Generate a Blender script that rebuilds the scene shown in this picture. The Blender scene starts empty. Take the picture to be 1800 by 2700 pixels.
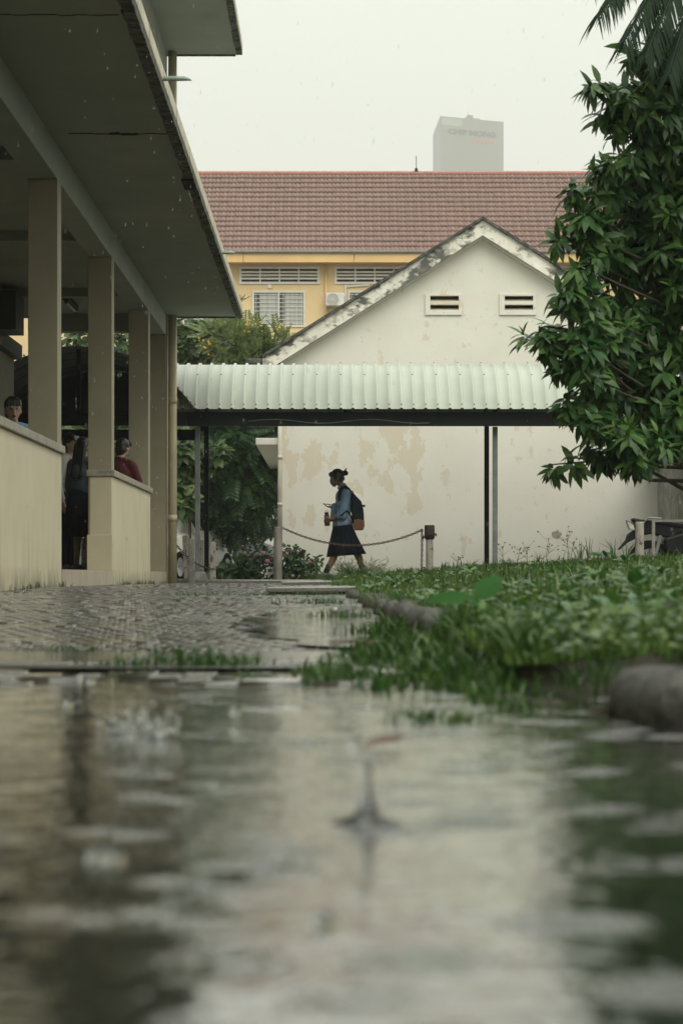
import bpy, bmesh, math, random
import numpy as np
from mathutils import Vector, Matrix, geometry

R = math.radians
random.seed(7)
rng = np.random.default_rng(7)
scn = bpy.context.scene
COL = scn.collection

# ------------------------------------------------------------------ camera
F, VX, VY, CAMZ = 6375.0, 875.0, 1514.0, 0.2      # focal length and vanishing point of the photograph, in its pixels


def P(x, y, d):
    """A place in the photograph seen at distance d (metres along +Y) as a world point."""
    return Vector(((x - VX) / F * d, d, CAMZ + (VY - y) / F * d))


cam_data = bpy.data.cameras.new('camera')
cam = bpy.data.objects.new('camera', cam_data)
COL.objects.link(cam)
cam.location = (0, 0, CAMZ)
cam.rotation_euler = (R(90), 0, 0)
cam_data.sensor_fit = 'HORIZONTAL'
cam_data.sensor_width = 24
cam_data.lens = 85
cam_data.shift_x = (900 - VX) / 1800
cam_data.shift_y = (VY - 1350) / 1800
cam_data.clip_start = 0.05
cam_data.clip_end = 4000
cam_data.dof.use_dof = True
cam_data.dof.focus_distance = 36.0
cam_data.dof.aperture_fstop = 7.5
scn.camera = cam

# ------------------------------------------------------------------ world: overcast sky
world = bpy.data.worlds.new('World')
scn.world = world
world.use_nodes = True
wn, wl = world.node_tree.nodes, world.node_tree.links
wn.clear()
SUN_EL, SUN_AZ = 48, 162          # azimuth clockwise from +Y (the view direction)
sky = wn.new('ShaderNodeTexSky')
sky.sky_type = 'NISHITA'
sky.sun_disc = False
sky.sun_elevation = R(SUN_EL)
sky.sun_rotation = R(SUN_AZ)
sky.air_density = 1.5
sky.dust_density = 6
bg1 = wn.new('ShaderNodeBackground')
bg1.inputs[1].default_value = 0.06
wl.new(sky.outputs[0], bg1.inputs[0])
# the cloud deck: the standard overcast sky, brighter towards the zenith
tc = wn.new('ShaderNodeTexCoord')
sep = wn.new('ShaderNodeSeparateXYZ')
wl.new(tc.outputs['Generated'], sep.inputs[0])
mr = wn.new('ShaderNodeMapRange')
mr.inputs[1].default_value = 0.0
mr.inputs[2].default_value = 1.0
mr.inputs[3].default_value = 0.86
mr.inputs[4].default_value = 2.1
zcl = wn.new('ShaderNodeMath')
zcl.operation = 'MAXIMUM'
zcl.inputs[1].default_value = 0.0
wl.new(sep.outputs[2], zcl.inputs[0])
zpw = wn.new('ShaderNodeMath')
zpw.operation = 'POWER'
zpw.inputs[1].default_value = 1.4
wl.new(zcl.outputs[0], zpw.inputs[0])
wl.new(zpw.outputs[0], mr.inputs[0])
bg2 = wn.new('ShaderNodeBackground')
bg2.inputs[0].default_value = (0.975, 1.0, 0.91, 1)
wl.new(mr.outputs[0], bg2.inputs[1])
wmix = wn.new('ShaderNodeMixShader')
wmix.inputs[0].default_value = 0.93
wl.new(bg1.outputs[0], wmix.inputs[1])
wl.new(bg2.outputs[0], wmix.inputs[2])
wout = wn.new('ShaderNodeOutputWorld')
wl.new(wmix.outputs[0], wout.inputs[0])

sun_data = bpy.data.lights.new('sun', 'SUN')
sun_data.energy = 1.5
sun_data.angle = R(40)
sun_data.color = (1.0, 0.97, 0.88)
sun = bpy.data.objects.new('sun', sun_data)
COL.objects.link(sun)
_d = Vector((math.sin(R(SUN_AZ)) * math.cos(R(SUN_EL)), math.cos(R(SUN_AZ)) * math.cos(R(SUN_EL)), math.sin(R(SUN_EL))))
sun.rotation_euler = _d.to_track_quat('Z', 'Y').to_euler()
sun.location = (3, -5, 30)

scn.view_settings.view_transform = 'Standard'
scn.view_settings.look = 'None'
scn.view_settings.exposure = 0.25
scn.view_settings.gamma = 1.0
scn.view_settings.use_curve_mapping = False
scn.render.engine = 'CYCLES'
scn.cycles.use_denoising = True
scn.cycles.max_bounces = 7
scn.cycles.diffuse_bounces = 3
scn.cycles.glossy_bounces = 4
scn.cycles.transmission_bounces = 6
scn.cycles.transparent_max_bounces = 12
scn.cycles.volume_bounces = 0
scn.cycles.caustics_reflective = False
scn.cycles.caustics_refractive = False
scn.cycles.sample_clamp_indirect = 6

# ------------------------------------------------------------------ materials
MATS = {}


def mat(name, c1, c2=None, scale=4.0, detail=5.0, rough=0.7, bump=0.0, bscale=40.0, stretch=(1, 1, 1), lo=0.35, hi=0.65,
        spec=0.5, metal=0.0, rand=0.0, stain=None, coat=0.0, island=0.0, translucent=0.0, trans=0.0, ior=1.45, rough_var=0.0, bdist=0.01):
    """Principled material with noise between two colours; stain = (colour, scale, stretch, lo, hi, amount)."""
    m = bpy.data.materials.new(name)
    m.use_nodes = True
    n, l = m.node_tree.nodes, m.node_tree.links
    b = n['Principled BSDF']
    b.inputs['Roughness'].default_value = rough
    b.inputs['Metallic'].default_value = metal
    b.inputs['Specular IOR Level'].default_value = spec
    b.inputs['IOR'].default_value = ior
    if coat:
        b.inputs['Coat Weight'].default_value = coat
        b.inputs['Coat Roughness'].default_value = 0.05
    if trans:
        b.inputs['Transmission Weight'].default_value = trans
    geo = n.new('ShaderNodeNewGeometry')

    def noise(sc, st, det, off=0.0):
        mp = n.new('ShaderNodeMapping')
        mp.inputs['Scale'].default_value = st
        mp.inputs['Location'].default_value = (off, off * 1.7, off * 0.6)
        l.new(geo.outputs['Position'], mp.inputs[0])
        t = n.new('ShaderNodeTexNoise')
        t.inputs['Scale'].default_value = sc
        t.inputs['Detail'].default_value = det
        t.inputs['Roughness'].default_value = 0.6
        l.new(mp.outputs[0], t.inputs[0])
        return t.outputs[0]

    def mrange(src, a, bb, c=0.0, d=1.0):
        q = n.new('ShaderNodeMapRange')
        q.inputs[1].default_value, q.inputs[2].default_value = a, bb
        q.inputs[3].default_value, q.inputs[4].default_value = c, d
        l.new(src, q.inputs[0])
        return q.outputs[0]

    def mixc(fac, a, bb):
        q = n.new('ShaderNodeMix')
        q.data_type = 'RGBA'
        l.new(fac, q.inputs[0])
        for sock, v in ((q.inputs[6], a), (q.inputs[7], bb)):
            if hasattr(v, 'is_output'):
                l.new(v, sock)
            else:
                sock.default_value = (*v, 1)
        return q.outputs[2]

    c2 = c2 or tuple(x * 0.85 for x in c1)
    base = noise(scale, stretch, detail)
    col = mixc(mrange(base, lo, hi), c1, c2)
    if stain:
        for k, s in enumerate(stain if isinstance(stain, list) else [stain]):
            sc, ssc, sst, slo, shi, amt = s[:6]
            f = mrange(noise(ssc, sst, 6, 3.3 + k), slo, shi, 0, amt)
            if len(s) > 6:                      # fades with height: (z_full, z_none)
                sp = n.new('ShaderNodeSeparateXYZ')
                l.new(geo.outputs['Position'], sp.inputs[0])
                g = mrange(sp.outputs[2], s[6][0], s[6][1], 1, 0)
                mu = n.new('ShaderNodeMath')
                mu.operation = 'MULTIPLY'
                l.new(f, mu.inputs[0])
                l.new(g, mu.inputs[1])
                f = mu.outputs[0]
            col = mixc(f, col, sc)
    if rand or island:
        hs = n.new('ShaderNodeHueSaturation')
        l.new(col, hs.inputs['Color'])
        oi = n.new('ShaderNodeObjectInfo')
        ad = n.new('ShaderNodeMath')
        ad.operation = 'ADD'
        l.new(oi.outputs['Random'], ad.inputs[0])
        l.new(geo.outputs['Random Per Island'], ad.inputs[1])
        fr = n.new('ShaderNodeMath')
        fr.operation = 'FRACT'
        l.new(ad.outputs[0], fr.inputs[0])
        amt = max(rand, island)
        l.new(mrange(fr.outputs[0], 0, 1, 1 - amt, 1 + amt), hs.inputs['Value'])
        l.new(mrange(fr.outputs[0], 0, 1, 0.5 + 0.03 * min(1, amt * 2), 0.5 - 0.03 * min(1, amt * 2)), hs.inputs['Hue'])
        col = hs.outputs[0]
    l.new(col, b.inputs['Base Color'])
    if rough_var:
        l.new(mrange(noise(scale * 2.3, stretch, 4, 9), 0.35, 0.65, max(0.02, rough - rough_var), rough + rough_var), b.inputs['Roughness'])
    if bump:
        bp = n.new('ShaderNodeBump')
        bp.inputs['Strength'].default_value = bump
        bp.inputs['Distance'].default_value = bdist
        l.new(noise(bscale, (1, 1, 1), 6, 1.1), bp.inputs['Height'])
        l.new(bp.outputs[0], b.inputs['Normal'])
        if coat:
            l.new(bp.outputs[0], b.inputs['Coat Normal'])
    if translucent:
        tr = n.new('ShaderNodeBsdfTranslucent')
        l.new(col, tr.inputs[0])
        ms = n.new('ShaderNodeMixShader')
        ms.inputs[0].default_value = translucent
        l.new(b.outputs[0], ms.inputs[1])
        l.new(tr.outputs[0], ms.inputs[2])
        l.new(ms.outputs[0], n['Material Output'].inputs[0])
    MATS[name] = m
    return m


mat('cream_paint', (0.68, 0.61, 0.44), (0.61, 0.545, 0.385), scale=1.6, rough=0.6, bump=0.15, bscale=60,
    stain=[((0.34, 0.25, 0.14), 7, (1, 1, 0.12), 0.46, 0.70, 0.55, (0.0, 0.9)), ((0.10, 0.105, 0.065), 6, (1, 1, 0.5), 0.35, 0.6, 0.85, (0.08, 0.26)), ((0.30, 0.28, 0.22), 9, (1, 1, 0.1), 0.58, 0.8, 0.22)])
mat('cream_shaded_paint', (0.36, 0.325, 0.225), (0.31, 0.28, 0.195), scale=1.6, rough=0.6, bump=0.12, bscale=60,  # the same cream paint, darkened: shade under the slab put into its colour
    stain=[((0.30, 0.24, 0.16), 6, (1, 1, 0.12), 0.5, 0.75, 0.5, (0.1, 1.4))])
mat('plinth_paint', (0.50, 0.43, 0.33), (0.40, 0.34, 0.26), scale=3, rough=0.6, stain=((0.22, 0.18, 0.13), 9, (1, 1, 0.2), 0.5, 0.75, 0.6))
mat('cap_concrete', (0.42, 0.39, 0.31), (0.30, 0.28, 0.23), scale=14, rough=0.75, bump=0.4, bscale=120, stain=((0.10, 0.10, 0.08), 22, (1, 1, 1), 0.55, 0.72, 0.7))
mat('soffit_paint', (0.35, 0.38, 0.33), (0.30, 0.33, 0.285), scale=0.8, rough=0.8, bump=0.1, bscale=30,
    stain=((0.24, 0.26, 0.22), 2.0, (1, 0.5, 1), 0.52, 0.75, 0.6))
mat('mossy_edge', (0.10, 0.11, 0.09), (0.22, 0.22, 0.18), scale=16, rough=0.9, bump=1.0, bscale=40, bdist=0.03, stain=((0.04, 0.05, 0.04), 9, (1, 1, 1), 0.45, 0.6, 0.9))
mat('fascia_paint', (0.66, 0.60, 0.46), (0.56, 0.50, 0.38), scale=3, rough=0.6, bump=0.2, bscale=50,
    stain=[((0.10, 0.11, 0.08), 5, (1, 1.6, 0.35), 0.52, 0.66, 0.8)])
mat('crack', (0.015, 0.016, 0.014), rough=0.9)
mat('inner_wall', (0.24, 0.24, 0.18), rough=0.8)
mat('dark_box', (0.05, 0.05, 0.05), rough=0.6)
mat('pvc_pipe', (0.58, 0.51, 0.34), (0.50, 0.43, 0.29), scale=3, rough=0.4, stain=((0.30, 0.26, 0.18), 5, (1, 1, 0.2), 0.5, 0.75, 0.5))
mat('green_pvc', (0.36, 0.45, 0.37), (0.28, 0.36, 0.30), scale=9, rough=0.4)
mat('tube_glass', (0.8, 0.82, 0.8), rough=0.3)
mat('grey_metal', (0.20, 0.215, 0.205), (0.14, 0.15, 0.145), scale=8, rough=0.5, stain=((0.12, 0.10, 0.08), 12, (1, 1, 0.3), 0.58, 0.75, 0.6))
mat('dark_metal', (0.014, 0.018, 0.017), (0.009, 0.012, 0.012), scale=6, rough=0.6, spec=0.2)
mat('roof_sheet', (0.42, 0.455, 0.385), (0.37, 0.405, 0.34), scale=1.2, rough=0.35, spec=0.5, rand=0.04,
    stain=((0.36, 0.40, 0.33), 5, (1, 0.3, 0.3), 0.55, 0.78, 0.4))
mat('vault_sheet', (0.045, 0.055, 0.05), rough=0.7, spec=0.2)
mat('footing', (0.30, 0.29, 0.25), (0.13, 0.13, 0.12), scale=6, rough=0.7, bump=0.5, bscale=40)
mat('verge_paint', (0.78, 0.75, 0.66), (0.70, 0.67, 0.58), scale=3, rough=0.8, bump=0.3, bscale=30,
    stain=[((0.05, 0.055, 0.05), 3.2, (0.8, 1, 1.3), 0.50, 0.58, 0.92), ((0.22, 0.21, 0.17), 7, (1, 1, 1), 0.52, 0.62, 0.6)])
mat('mould', (0.05, 0.052, 0.048), (0.13, 0.13, 0.11), scale=8, rough=0.9, bump=0.5, bscale=40, lo=0.45, hi=0.6)
mat('white_paint', (0.72, 0.70, 0.62), (0.64, 0.62, 0.54), scale=4, rough=0.5)
mat('white_pipe', (0.62, 0.58, 0.47), (0.50, 0.47, 0.38), scale=5, rough=0.5, stain=((0.28, 0.26, 0.21), 4, (1, 1, 0.2), 0.5, 0.7, 0.6))
mat('yellow_paint', (0.76, 0.58, 0.31), (0.70, 0.53, 0.29), scale=0.6, rough=0.6, stain=((0.42, 0.36, 0.25), 1.6, (1, 1, 0.12), 0.56, 0.78, 0.35))
mat('yellow_band', (0.78, 0.53, 0.23), (0.70, 0.47, 0.21), scale=0.8, rough=0.6, stain=((0.36, 0.28, 0.16), 2.2, (1, 1, 0.12), 0.60, 0.75, 0.5))
mat('roof_tile', (0.262, 0.166, 0.140), (0.232, 0.148, 0.125), scale=0.3, rough=0.55, rand=0.02)
mat('ridge_clay', (0.42, 0.19, 0.15), rough=0.6, rand=0.12)
mat('window_glass', (0.10, 0.115, 0.11), rough=0.08, spec=0.6)
mat('curtain', (0.48, 0.50, 0.46), (0.36, 0.38, 0.36), scale=5, rough=0.8, stretch=(2, 1, 0.05))
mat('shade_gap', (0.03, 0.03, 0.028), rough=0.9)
mat('tower_panel', (0.20, 0.205, 0.18), (0.175, 0.18, 0.16), scale=0.06, rough=0.6)
mat('tower_pale', (0.36, 0.37, 0.33), rough=0.6)
mat('sign_dark', (0.015, 0.02, 0.018), rough=0.5)
mat('sign_orange', (0.42, 0.12, 0.06), rough=0.5)
mat('old_red_roof', (0.36, 0.11, 0.08), (0.26, 0.08, 0.06), scale=3, rough=0.7)
mat('bark', (0.11, 0.085, 0.06), (0.06, 0.05, 0.038), scale=14, rough=0.9, bump=0.8, bscale=50)
mat('mango_leaf', (0.034, 0.098, 0.024), (0.062, 0.142, 0.034), scale=2.5, rough=0.36, spec=0.4, island=0.5, translucent=0.22)
mat('young_leaf', (0.11, 0.21, 0.045), (0.08, 0.17, 0.035), scale=3, rough=0.35, island=0.25, translucent=0.35)
mat('palm_leaf', (0.007, 0.021, 0.009), (0.012, 0.031, 0.012), scale=2, rough=0.6, spec=0.15, island=0.25, translucent=0.06)
mat('dark_foliage', (0.045, 0.115, 0.050), (0.075, 0.155, 0.055), scale=0.7, rough=0.45, island=0.5, translucent=0.3)
mat('mid_foliage', (0.055, 0.105, 0.03), (0.085, 0.14, 0.04), scale=0.8, rough=0.5, island=0.4, translucent=0.3)
mat('light_foliage', (0.12, 0.17, 0.05), (0.16, 0.20, 0.07), scale=1.0, rough=0.5, island=0.3, translucent=0.3)
mat('yellow_flower', (0.75, 0.48, 0.04), (0.70, 0.40, 0.03), scale=4, rough=0.6, island=0.2, translucent=0.3)
mat('pink_flower', (0.50, 0.17, 0.27), (0.54, 0.25, 0.34), scale=20, rough=0.6, island=0.2, translucent=0.2)
mat('white_flower', (0.55, 0.52, 0.46), rough=0.6, island=0.2)
mat('rose_leaf', (0.035, 0.085, 0.03), (0.05, 0.11, 0.035), scale=5, rough=0.45, island=0.35, translucent=0.2)
mat('grass', (0.042, 0.115, 0.024), (0.112, 0.182, 0.038), scale=1.6, rough=0.28, island=0.45, translucent=0.3, stain=((0.17, 0.14, 0.05), 3.5, (1, 1, 1), 0.62, 0.75, 0.6))
mat('grass_dark', (0.034, 0.090, 0.020), (0.060, 0.125, 0.026), scale=2, rough=0.35, island=0.4, translucent=0.25)
mat('weed_leaf', (0.024, 0.098, 0.018), (0.032, 0.115, 0.020), scale=6, rough=0.6, spec=0.15, translucent=0.3, rand=0.15)
mat('rosette_leaf', (0.035, 0.12, 0.028), (0.06, 0.155, 0.035), scale=5, rough=0.35, island=0.35, translucent=0.25)
mat('dry_weed', (0.17, 0.15, 0.08), (0.11, 0.12, 0.05), scale=4, rough=0.7, island=0.3)
mat('soil', (0.030, 0.034, 0.016), (0.050, 0.042, 0.024), scale=6, rough=0.8, bump=0.6, bscale=40)
mat('ground', (0.15, 0.145, 0.125), (0.10, 0.097, 0.085), scale=0.7, rough=0.45, rough_var=0.2, bump=0.3, bscale=20)
mat('wet_brick', (0.085, 0.080, 0.064), (0.055, 0.052, 0.042), scale=3, rough=0.10, spec=0.6, rand=0.25, bump=0.2, bscale=60, bdist=0.0010, coat=1.0, rough_var=0.06)
mat('mortar', (0.06, 0.058, 0.046), (0.04, 0.04, 0.032), scale=5, rough=0.35, bump=0.3, bscale=40)
mat('wet_concrete', (0.16, 0.155, 0.13), (0.10, 0.098, 0.083), scale=3, rough=0.26, spec=0.6, bump=0.2, bscale=60, coat=0.8, rough_var=0.1)
mat('kerb_stone', (0.105, 0.098, 0.086), (0.05, 0.052, 0.046), scale=9, rough=0.65, bump=1.0, bscale=35, bdist=0.02, stain=((0.03, 0.045, 0.02), 5, (1, 1, 1), 0.5, 0.62, 0.7))
mat('chain_steel', (0.045, 0.038, 0.034), (0.09, 0.055, 0.035), scale=30, rough=0.45, metal=0.4)
mat('post_paint', (0.42, 0.39, 0.33), (0.30, 0.28, 0.23), scale=6, rough=0.75, bump=0.4, bscale=50,
    stain=[((0.045, 0.04, 0.035), 24, (1, 1, 0.6), 0.56, 0.62, 0.9), ((0.22, 0.07, 0.035), 9, (2, 2, 0.25), 0.58, 0.68, 0.8)])
mat('old_post', (0.30, 0.285, 0.235), (0.22, 0.21, 0.175), scale=6, rough=0.75, bump=0.3, bscale=40, stain=[((0.09, 0.095, 0.075), 7, (1, 1, 0.3), 0.42, 0.62, 0.8, (0.1, 0.7))])
mat('post_collar', (0.016, 0.015, 0.014), (0.06, 0.04, 0.03), scale=25, rough=0.7)
mat('skin', (0.22, 0.125, 0.080), (0.19, 0.105, 0.068), scale=20, rough=0.5)
mat('skin_pale', (0.42, 0.27, 0.20), (0.38, 0.24, 0.17), scale=20, rough=0.5)
mat('hair', (0.010, 0.010, 0.011), (0.018, 0.016, 0.016), scale=60, rough=0.4, stretch=(1, 1, 0.2))
mat('denim_shirt', (0.165, 0.27, 0.37), (0.12, 0.205, 0.30), scale=9, rough=0.8, bump=0.5, bscale=25, bdist=0.02)
mat('shirt_hem', (0.27, 0.34, 0.45), (0.22, 0.28, 0.38), scale=8, rough=0.8, bump=0.4, bscale=22, bdist=0.02)
mat('white_shirt', (0.40, 0.39, 0.35), (0.32, 0.31, 0.28), scale=7, rough=0.8, bump=0.4, bscale=22, bdist=0.02)
mat('pale_blue_shirt', (0.09, 0.13, 0.15), (0.07, 0.10, 0.12), scale=7, rough=0.8)
mat('sky_blue_shirt', (0.22, 0.38, 0.58), (0.17, 0.30, 0.48), scale=7, rough=0.8)
mat('red_jacket', (0.085, 0.009, 0.012), (0.065, 0.008, 0.010), scale=7, rough=0.7, bump=0.4, bscale=22, bdist=0.02)
mat('dark_cloth', (0.013, 0.018, 0.026), (0.020, 0.026, 0.034), scale=14, rough=0.9, spec=0.1, bump=0.3, bscale=30)
mat('skirt_cloth', (0.005, 0.008, 0.014), (0.009, 0.013, 0.021), scale=25, rough=0.9, spec=0.08, stretch=(1, 1, 0.15))
mat('pack_cloth', (0.014, 0.019, 0.027), (0.022, 0.027, 0.034), scale=18, rough=0.8, spec=0.1, bump=0.4, bscale=40)
mat('leather', (0.20, 0.085, 0.032), (0.14, 0.06, 0.025), scale=16, rough=0.5, bump=0.3, bscale=60)
mat('sock', (0.012, 0.013, 0.016), rough=0.9)
mat('shoe', (0.26, 0.29, 0.33), (0.20, 0.22, 0.26), scale=20, rough=0.6)
mat('shoe_sole', (0.5, 0.5, 0.48), rough=0.6)
mat('phone_black', (0.015, 0.015, 0.018), rough=0.2)
mat('bottle_dark', (0.05, 0.045, 0.036), (0.035, 0.035, 0.03), scale=10, rough=0.3)
mat('bottle_label', (0.34, 0.35, 0.27), rough=0.5)
mat('wire', (0.3, 0.3, 0.3), rough=0.35, metal=0.8)
mat('eye_dark', (0.012, 0.01, 0.01), rough=0.3)
mat('lip', (0.16, 0.06, 0.05), rough=0.5)
mat('clear_plastic', (0.85, 0.92, 0.95), rough=0.08, trans=0.85, ior=1.3)
mat('blue_cap', (0.12, 0.25, 0.55), rough=0.4)
mat('car_white', (0.68, 0.68, 0.64), (0.64, 0.64, 0.60), scale=2, rough=0.25, coat=0.5)
mat('car_black', (0.018, 0.024, 0.024), (0.014, 0.018, 0.018), scale=2, rough=0.25, coat=0.6)
mat('car_glass', (0.02, 0.024, 0.024), rough=0.06)
mat('rubber', (0.012, 0.012, 0.012), rough=0.9, spec=0.1)
mat('rim', (0.35, 0.35, 0.35), rough=0.35, metal=0.7)
mat('lamp_clear', (0.7, 0.72, 0.7), rough=0.1)
mat('lamp_red', (0.35, 0.02, 0.02), rough=0.2)
mat('bike_black', (0.008, 0.009, 0.010), rough=0.5, spec=0.15, coat=0.08)
mat('bike_grey', (0.20, 0.21, 0.20), rough=0.4)
mat('plate_white', (0.55, 0.55, 0.50), (0.35, 0.34, 0.32), scale=30, rough=0.5)
mat('rail_paint', (0.26, 0.26, 0.23), (0.18, 0.18, 0.16), scale=10, rough=0.5)
mat('ac_white', (0.70, 0.69, 0.64), rough=0.45)
mat('ac_grille', (0.32, 0.32, 0.29), rough=0.5)
mat('drop_water', (0.95, 0.98, 0.97), rough=0.02, trans=1.0, ior=1.33)
mat('spray_water', (0.80, 0.82, 0.80), (0.74, 0.76, 0.75), scale=30, rough=0.15, spec=0.6, translucent=0.3)
mat('dead_leaf', (0.12, 0.07, 0.045), (0.08, 0.05, 0.035), scale=20, rough=0.4)
mat('pebble', (0.52, 0.50, 0.46), rough=0.5)
mat('pole_paint', (0.50, 0.52, 0.53), rough=0.5)


def special_house_wall():
    """White render with plaster peeling to a beige undercoat in patches of its own shape."""
    m = mat('house_wall', (0.77, 0.75, 0.665), (0.71, 0.69, 0.605), scale=0.9, rough=0.75, bump=0.18, bscale=25)
    n, l = m.node_tree.nodes, m.node_tree.links
    b = n['Principled BSDF']
    old = b.inputs['Base Color'].links[0].from_socket
    geo = n.new('ShaderNodeNewGeometry')
    t1 = n.new('ShaderNodeTexNoise')
    t1.inputs['Scale'].default_value = 3.4
    t1.inputs['Detail'].default_value = 9
    t1.inputs['Roughness'].default_value = 0.62
    mpa = n.new('ShaderNodeMapping')
    mpa.inputs['Scale'].default_value = (1.0, 1.0, 0.6)
    l.new(geo.outputs['Position'], mpa.inputs[0])
    l.new(mpa.outputs[0], t1.inputs[0])
    # where the paint has let go: three damp areas and the foot of the wall
    acc = None
    for cx, cz, rx, rz, amt in ((-0.30, 2.05, 0.50, 0.42, 0.17), (0.50, 2.1, 0.22, 0.9, 0.12), (0.93, 2.6, 0.30, 0.85, 0.16), (1.32, 2.2, 0.24, 1.2, 0.17), (-0.3, 1.1, 0.5, 0.25, 0.10),
                                (3.0, 2.8, 0.35, 0.4, 0.13), (1.9, 4.75, 0.35, 0.25, 0.13)):
        mp = n.new('ShaderNodeMapping')
        mp.vector_type = 'POINT'
        mp.inputs['Location'].default_value = (-cx / rx, 0, -cz / rz)
        mp.inputs['Scale'].default_value = (1 / rx, 0, 1 / rz)
        l.new(geo.outputs['Position'], mp.inputs[0])
        ln = n.new('ShaderNodeVectorMath')
        ln.operation = 'LENGTH'
        l.new(mp.outputs[0], ln.inputs[0])
        q = n.new('ShaderNodeMapRange')
        q.inputs[1].default_value, q.inputs[2].default_value = 0.3, 1.5
        q.inputs[3].default_value, q.inputs[4].default_value = amt, 0
        l.new(ln.outputs['Value'], q.inputs[0])
        if acc is None:
            acc = q.outputs[0]
        else:
            a = n.new('ShaderNodeMath')
            a.operation = 'MAXIMUM'
            l.new(acc, a.inputs[0])
            l.new(q.outputs[0], a.inputs[1])
            acc = a.outputs[0]
    a = n.new('ShaderNodeMath')
    a.operation = 'ADD'
    l.new(acc, a.inputs[0])
    l.new(t1.outputs[0], a.inputs[1])
    q = n.new('ShaderNodeMapRange')
    q.inputs[1].default_value, q.inputs[2].default_value = 0.614, 0.624
    q.inputs[3].default_value, q.inputs[4].default_value = 0, 0.5
    l.new(a.outputs[0], q.inputs[0])
    mx = n.new('ShaderNodeMix')
    mx.data_type = 'RGBA'
    l.new(q.outputs[0], mx.inputs[0])
    l.new(old, mx.inputs[6])
    mx.inputs[7].default_value = (0.62, 0.51, 0.355, 1)
    # fine spots
    t2 = n.new('ShaderNodeTexNoise')
    t2.inputs['Scale'].default_value = 11
    t2.inputs['Detail'].default_value = 5
    l.new(geo.outputs['Position'], t2.inputs[0])
    q2 = n.new('ShaderNodeMapRange')
    q2.inputs[1].default_value, q2.inputs[2].default_value = 0.66, 0.72
    q2.inputs[3].default_value, q2.inputs[4].default_value = 0, 0.45
    l.new(t2.outputs[0], q2.inputs[0])
    mx2 = n.new('ShaderNodeMix')
    mx2.data_type = 'RGBA'
    l.new(q2.outputs[0], mx2.inputs[0])
    l.new(mx.outputs[2], mx2.inputs[6])
    mx2.inputs[7].default_value = (0.50, 0.42, 0.33, 1)
    l.new(mx2.outputs[2], b.inputs['Base Color'])


special_house_wall()


def special_water():
    m = bpy.data.materials.new('puddle_water')
    m.use_nodes = True
    n, l = m.node_tree.nodes, m.node_tree.links
    b = n['Principled BSDF']
    b.inputs['Base Color'].default_value = (0.014, 0.016, 0.012, 1)
    b.inputs['Roughness'].default_value = 0.05
    b.inputs['IOR'].default_value = 1.7
    b.inputs['Coat Weight'].default_value = 1.0
    b.inputs['Coat IOR'].default_value = 1.38
    b.inputs['Coat Roughness'].default_value = 0.02
    b.inputs['Specular IOR Level'].default_value = 0.5
    geo = n.new('ShaderNodeNewGeometry')
    mp = n.new('ShaderNodeMapping')
    mp.inputs['Scale'].default_value = (1.0, 0.8, 1)
    l.new(geo.outputs['Position'], mp.inputs[0])
    t = n.new('ShaderNodeTexNoise')
    t.inputs['Scale'].default_value = 40
    t.inputs['Detail'].default_value = 4
    t.inputs['Distortion'].default_value = 0.8
    l.new(mp.outputs[0], t.inputs[0])
    bp = n.new('ShaderNodeBump')
    bp.inputs['Strength'].default_value = 0.5
    bp.inputs['Distance'].default_value = 0.0022
    l.new(t.outputs[0], bp.inputs['Height'])
    tb = n.new('ShaderNodeTexNoise')
    tb.inputs['Scale'].default_value = 10
    tb.inputs['Detail'].default_value = 3
    l.new(mp.outputs[0], tb.inputs[0])
    bp0 = n.new('ShaderNodeBump')
    bp0.inputs['Strength'].default_value = 0.5
    bp0.inputs['Distance'].default_value = 0.0055
    l.new(tb.outputs[0], bp0.inputs['Height'])
    l.new(bp0.outputs[0], bp.inputs['Normal'])
    # rings round rain drops
    v = n.new('ShaderNodeTexVoronoi')
    v.inputs['Scale'].default_value = 8.0
    l.new(geo.outputs['Position'], v.inputs[0])
    mu = n.new('ShaderNodeMath')
    mu.operation = 'MULTIPLY'
    mu.inputs[1].default_value = 90
    l.new(v.outputs['Distance'], mu.inputs[0])
    si = n.new('ShaderNodeMath')
    si.operation = 'SINE'
    l.new(mu.outputs[0], si.inputs[0])
    fa = n.new('ShaderNodeMapRange')
    fa.inputs[1].default_value, fa.inputs[2].default_value = 0.0, 0.45
    fa.inputs[3].default_value, fa.inputs[4].default_value = 1, 0
    l.new(v.outputs['Distance'], fa.inputs[0])
    m2 = n.new('ShaderNodeMath')
    m2.operation = 'MULTIPLY'
    l.new(si.outputs[0], m2.inputs[0])
    l.new(fa.outputs[0], m2.inputs[1])
    bp2 = n.new('ShaderNodeBump')
    bp2.inputs['Strength'].default_value = 0.35
    bp2.inputs['Distance'].default_value = 0.0028
    l.new(m2.outputs[0], bp2.inputs['Height'])
    l.new(bp.outputs[0], bp2.inputs['Normal'])
    l.new(bp2.outputs[0], b.inputs['Normal'])
    l.new(bp2.outputs[0], b.inputs['Coat Normal'])
    MATS['puddle_water'] = m


special_water()

# ------------------------------------------------------------------ object helpers
WL = {}          # world location of things (nothing is rotated at thing level unless built so)


def thing(name, label, cat, loc, group=None):
    o = bpy.data.objects.new(name, None)
    COL.objects.link(o)
    o.location = loc
    o.empty_display_size = 0.2
    o['label'] = label
    o['category'] = cat
    if group:
        o['group'] = group
    WL[o] = Vector(loc)
    return o


def tag(o, label=None, cat=None, group=None, kind=None):
    for k, v in (('label', label), ('category', cat), ('group', group), ('kind', kind)):
        if v:
            o[k] = v
    return o


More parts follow.
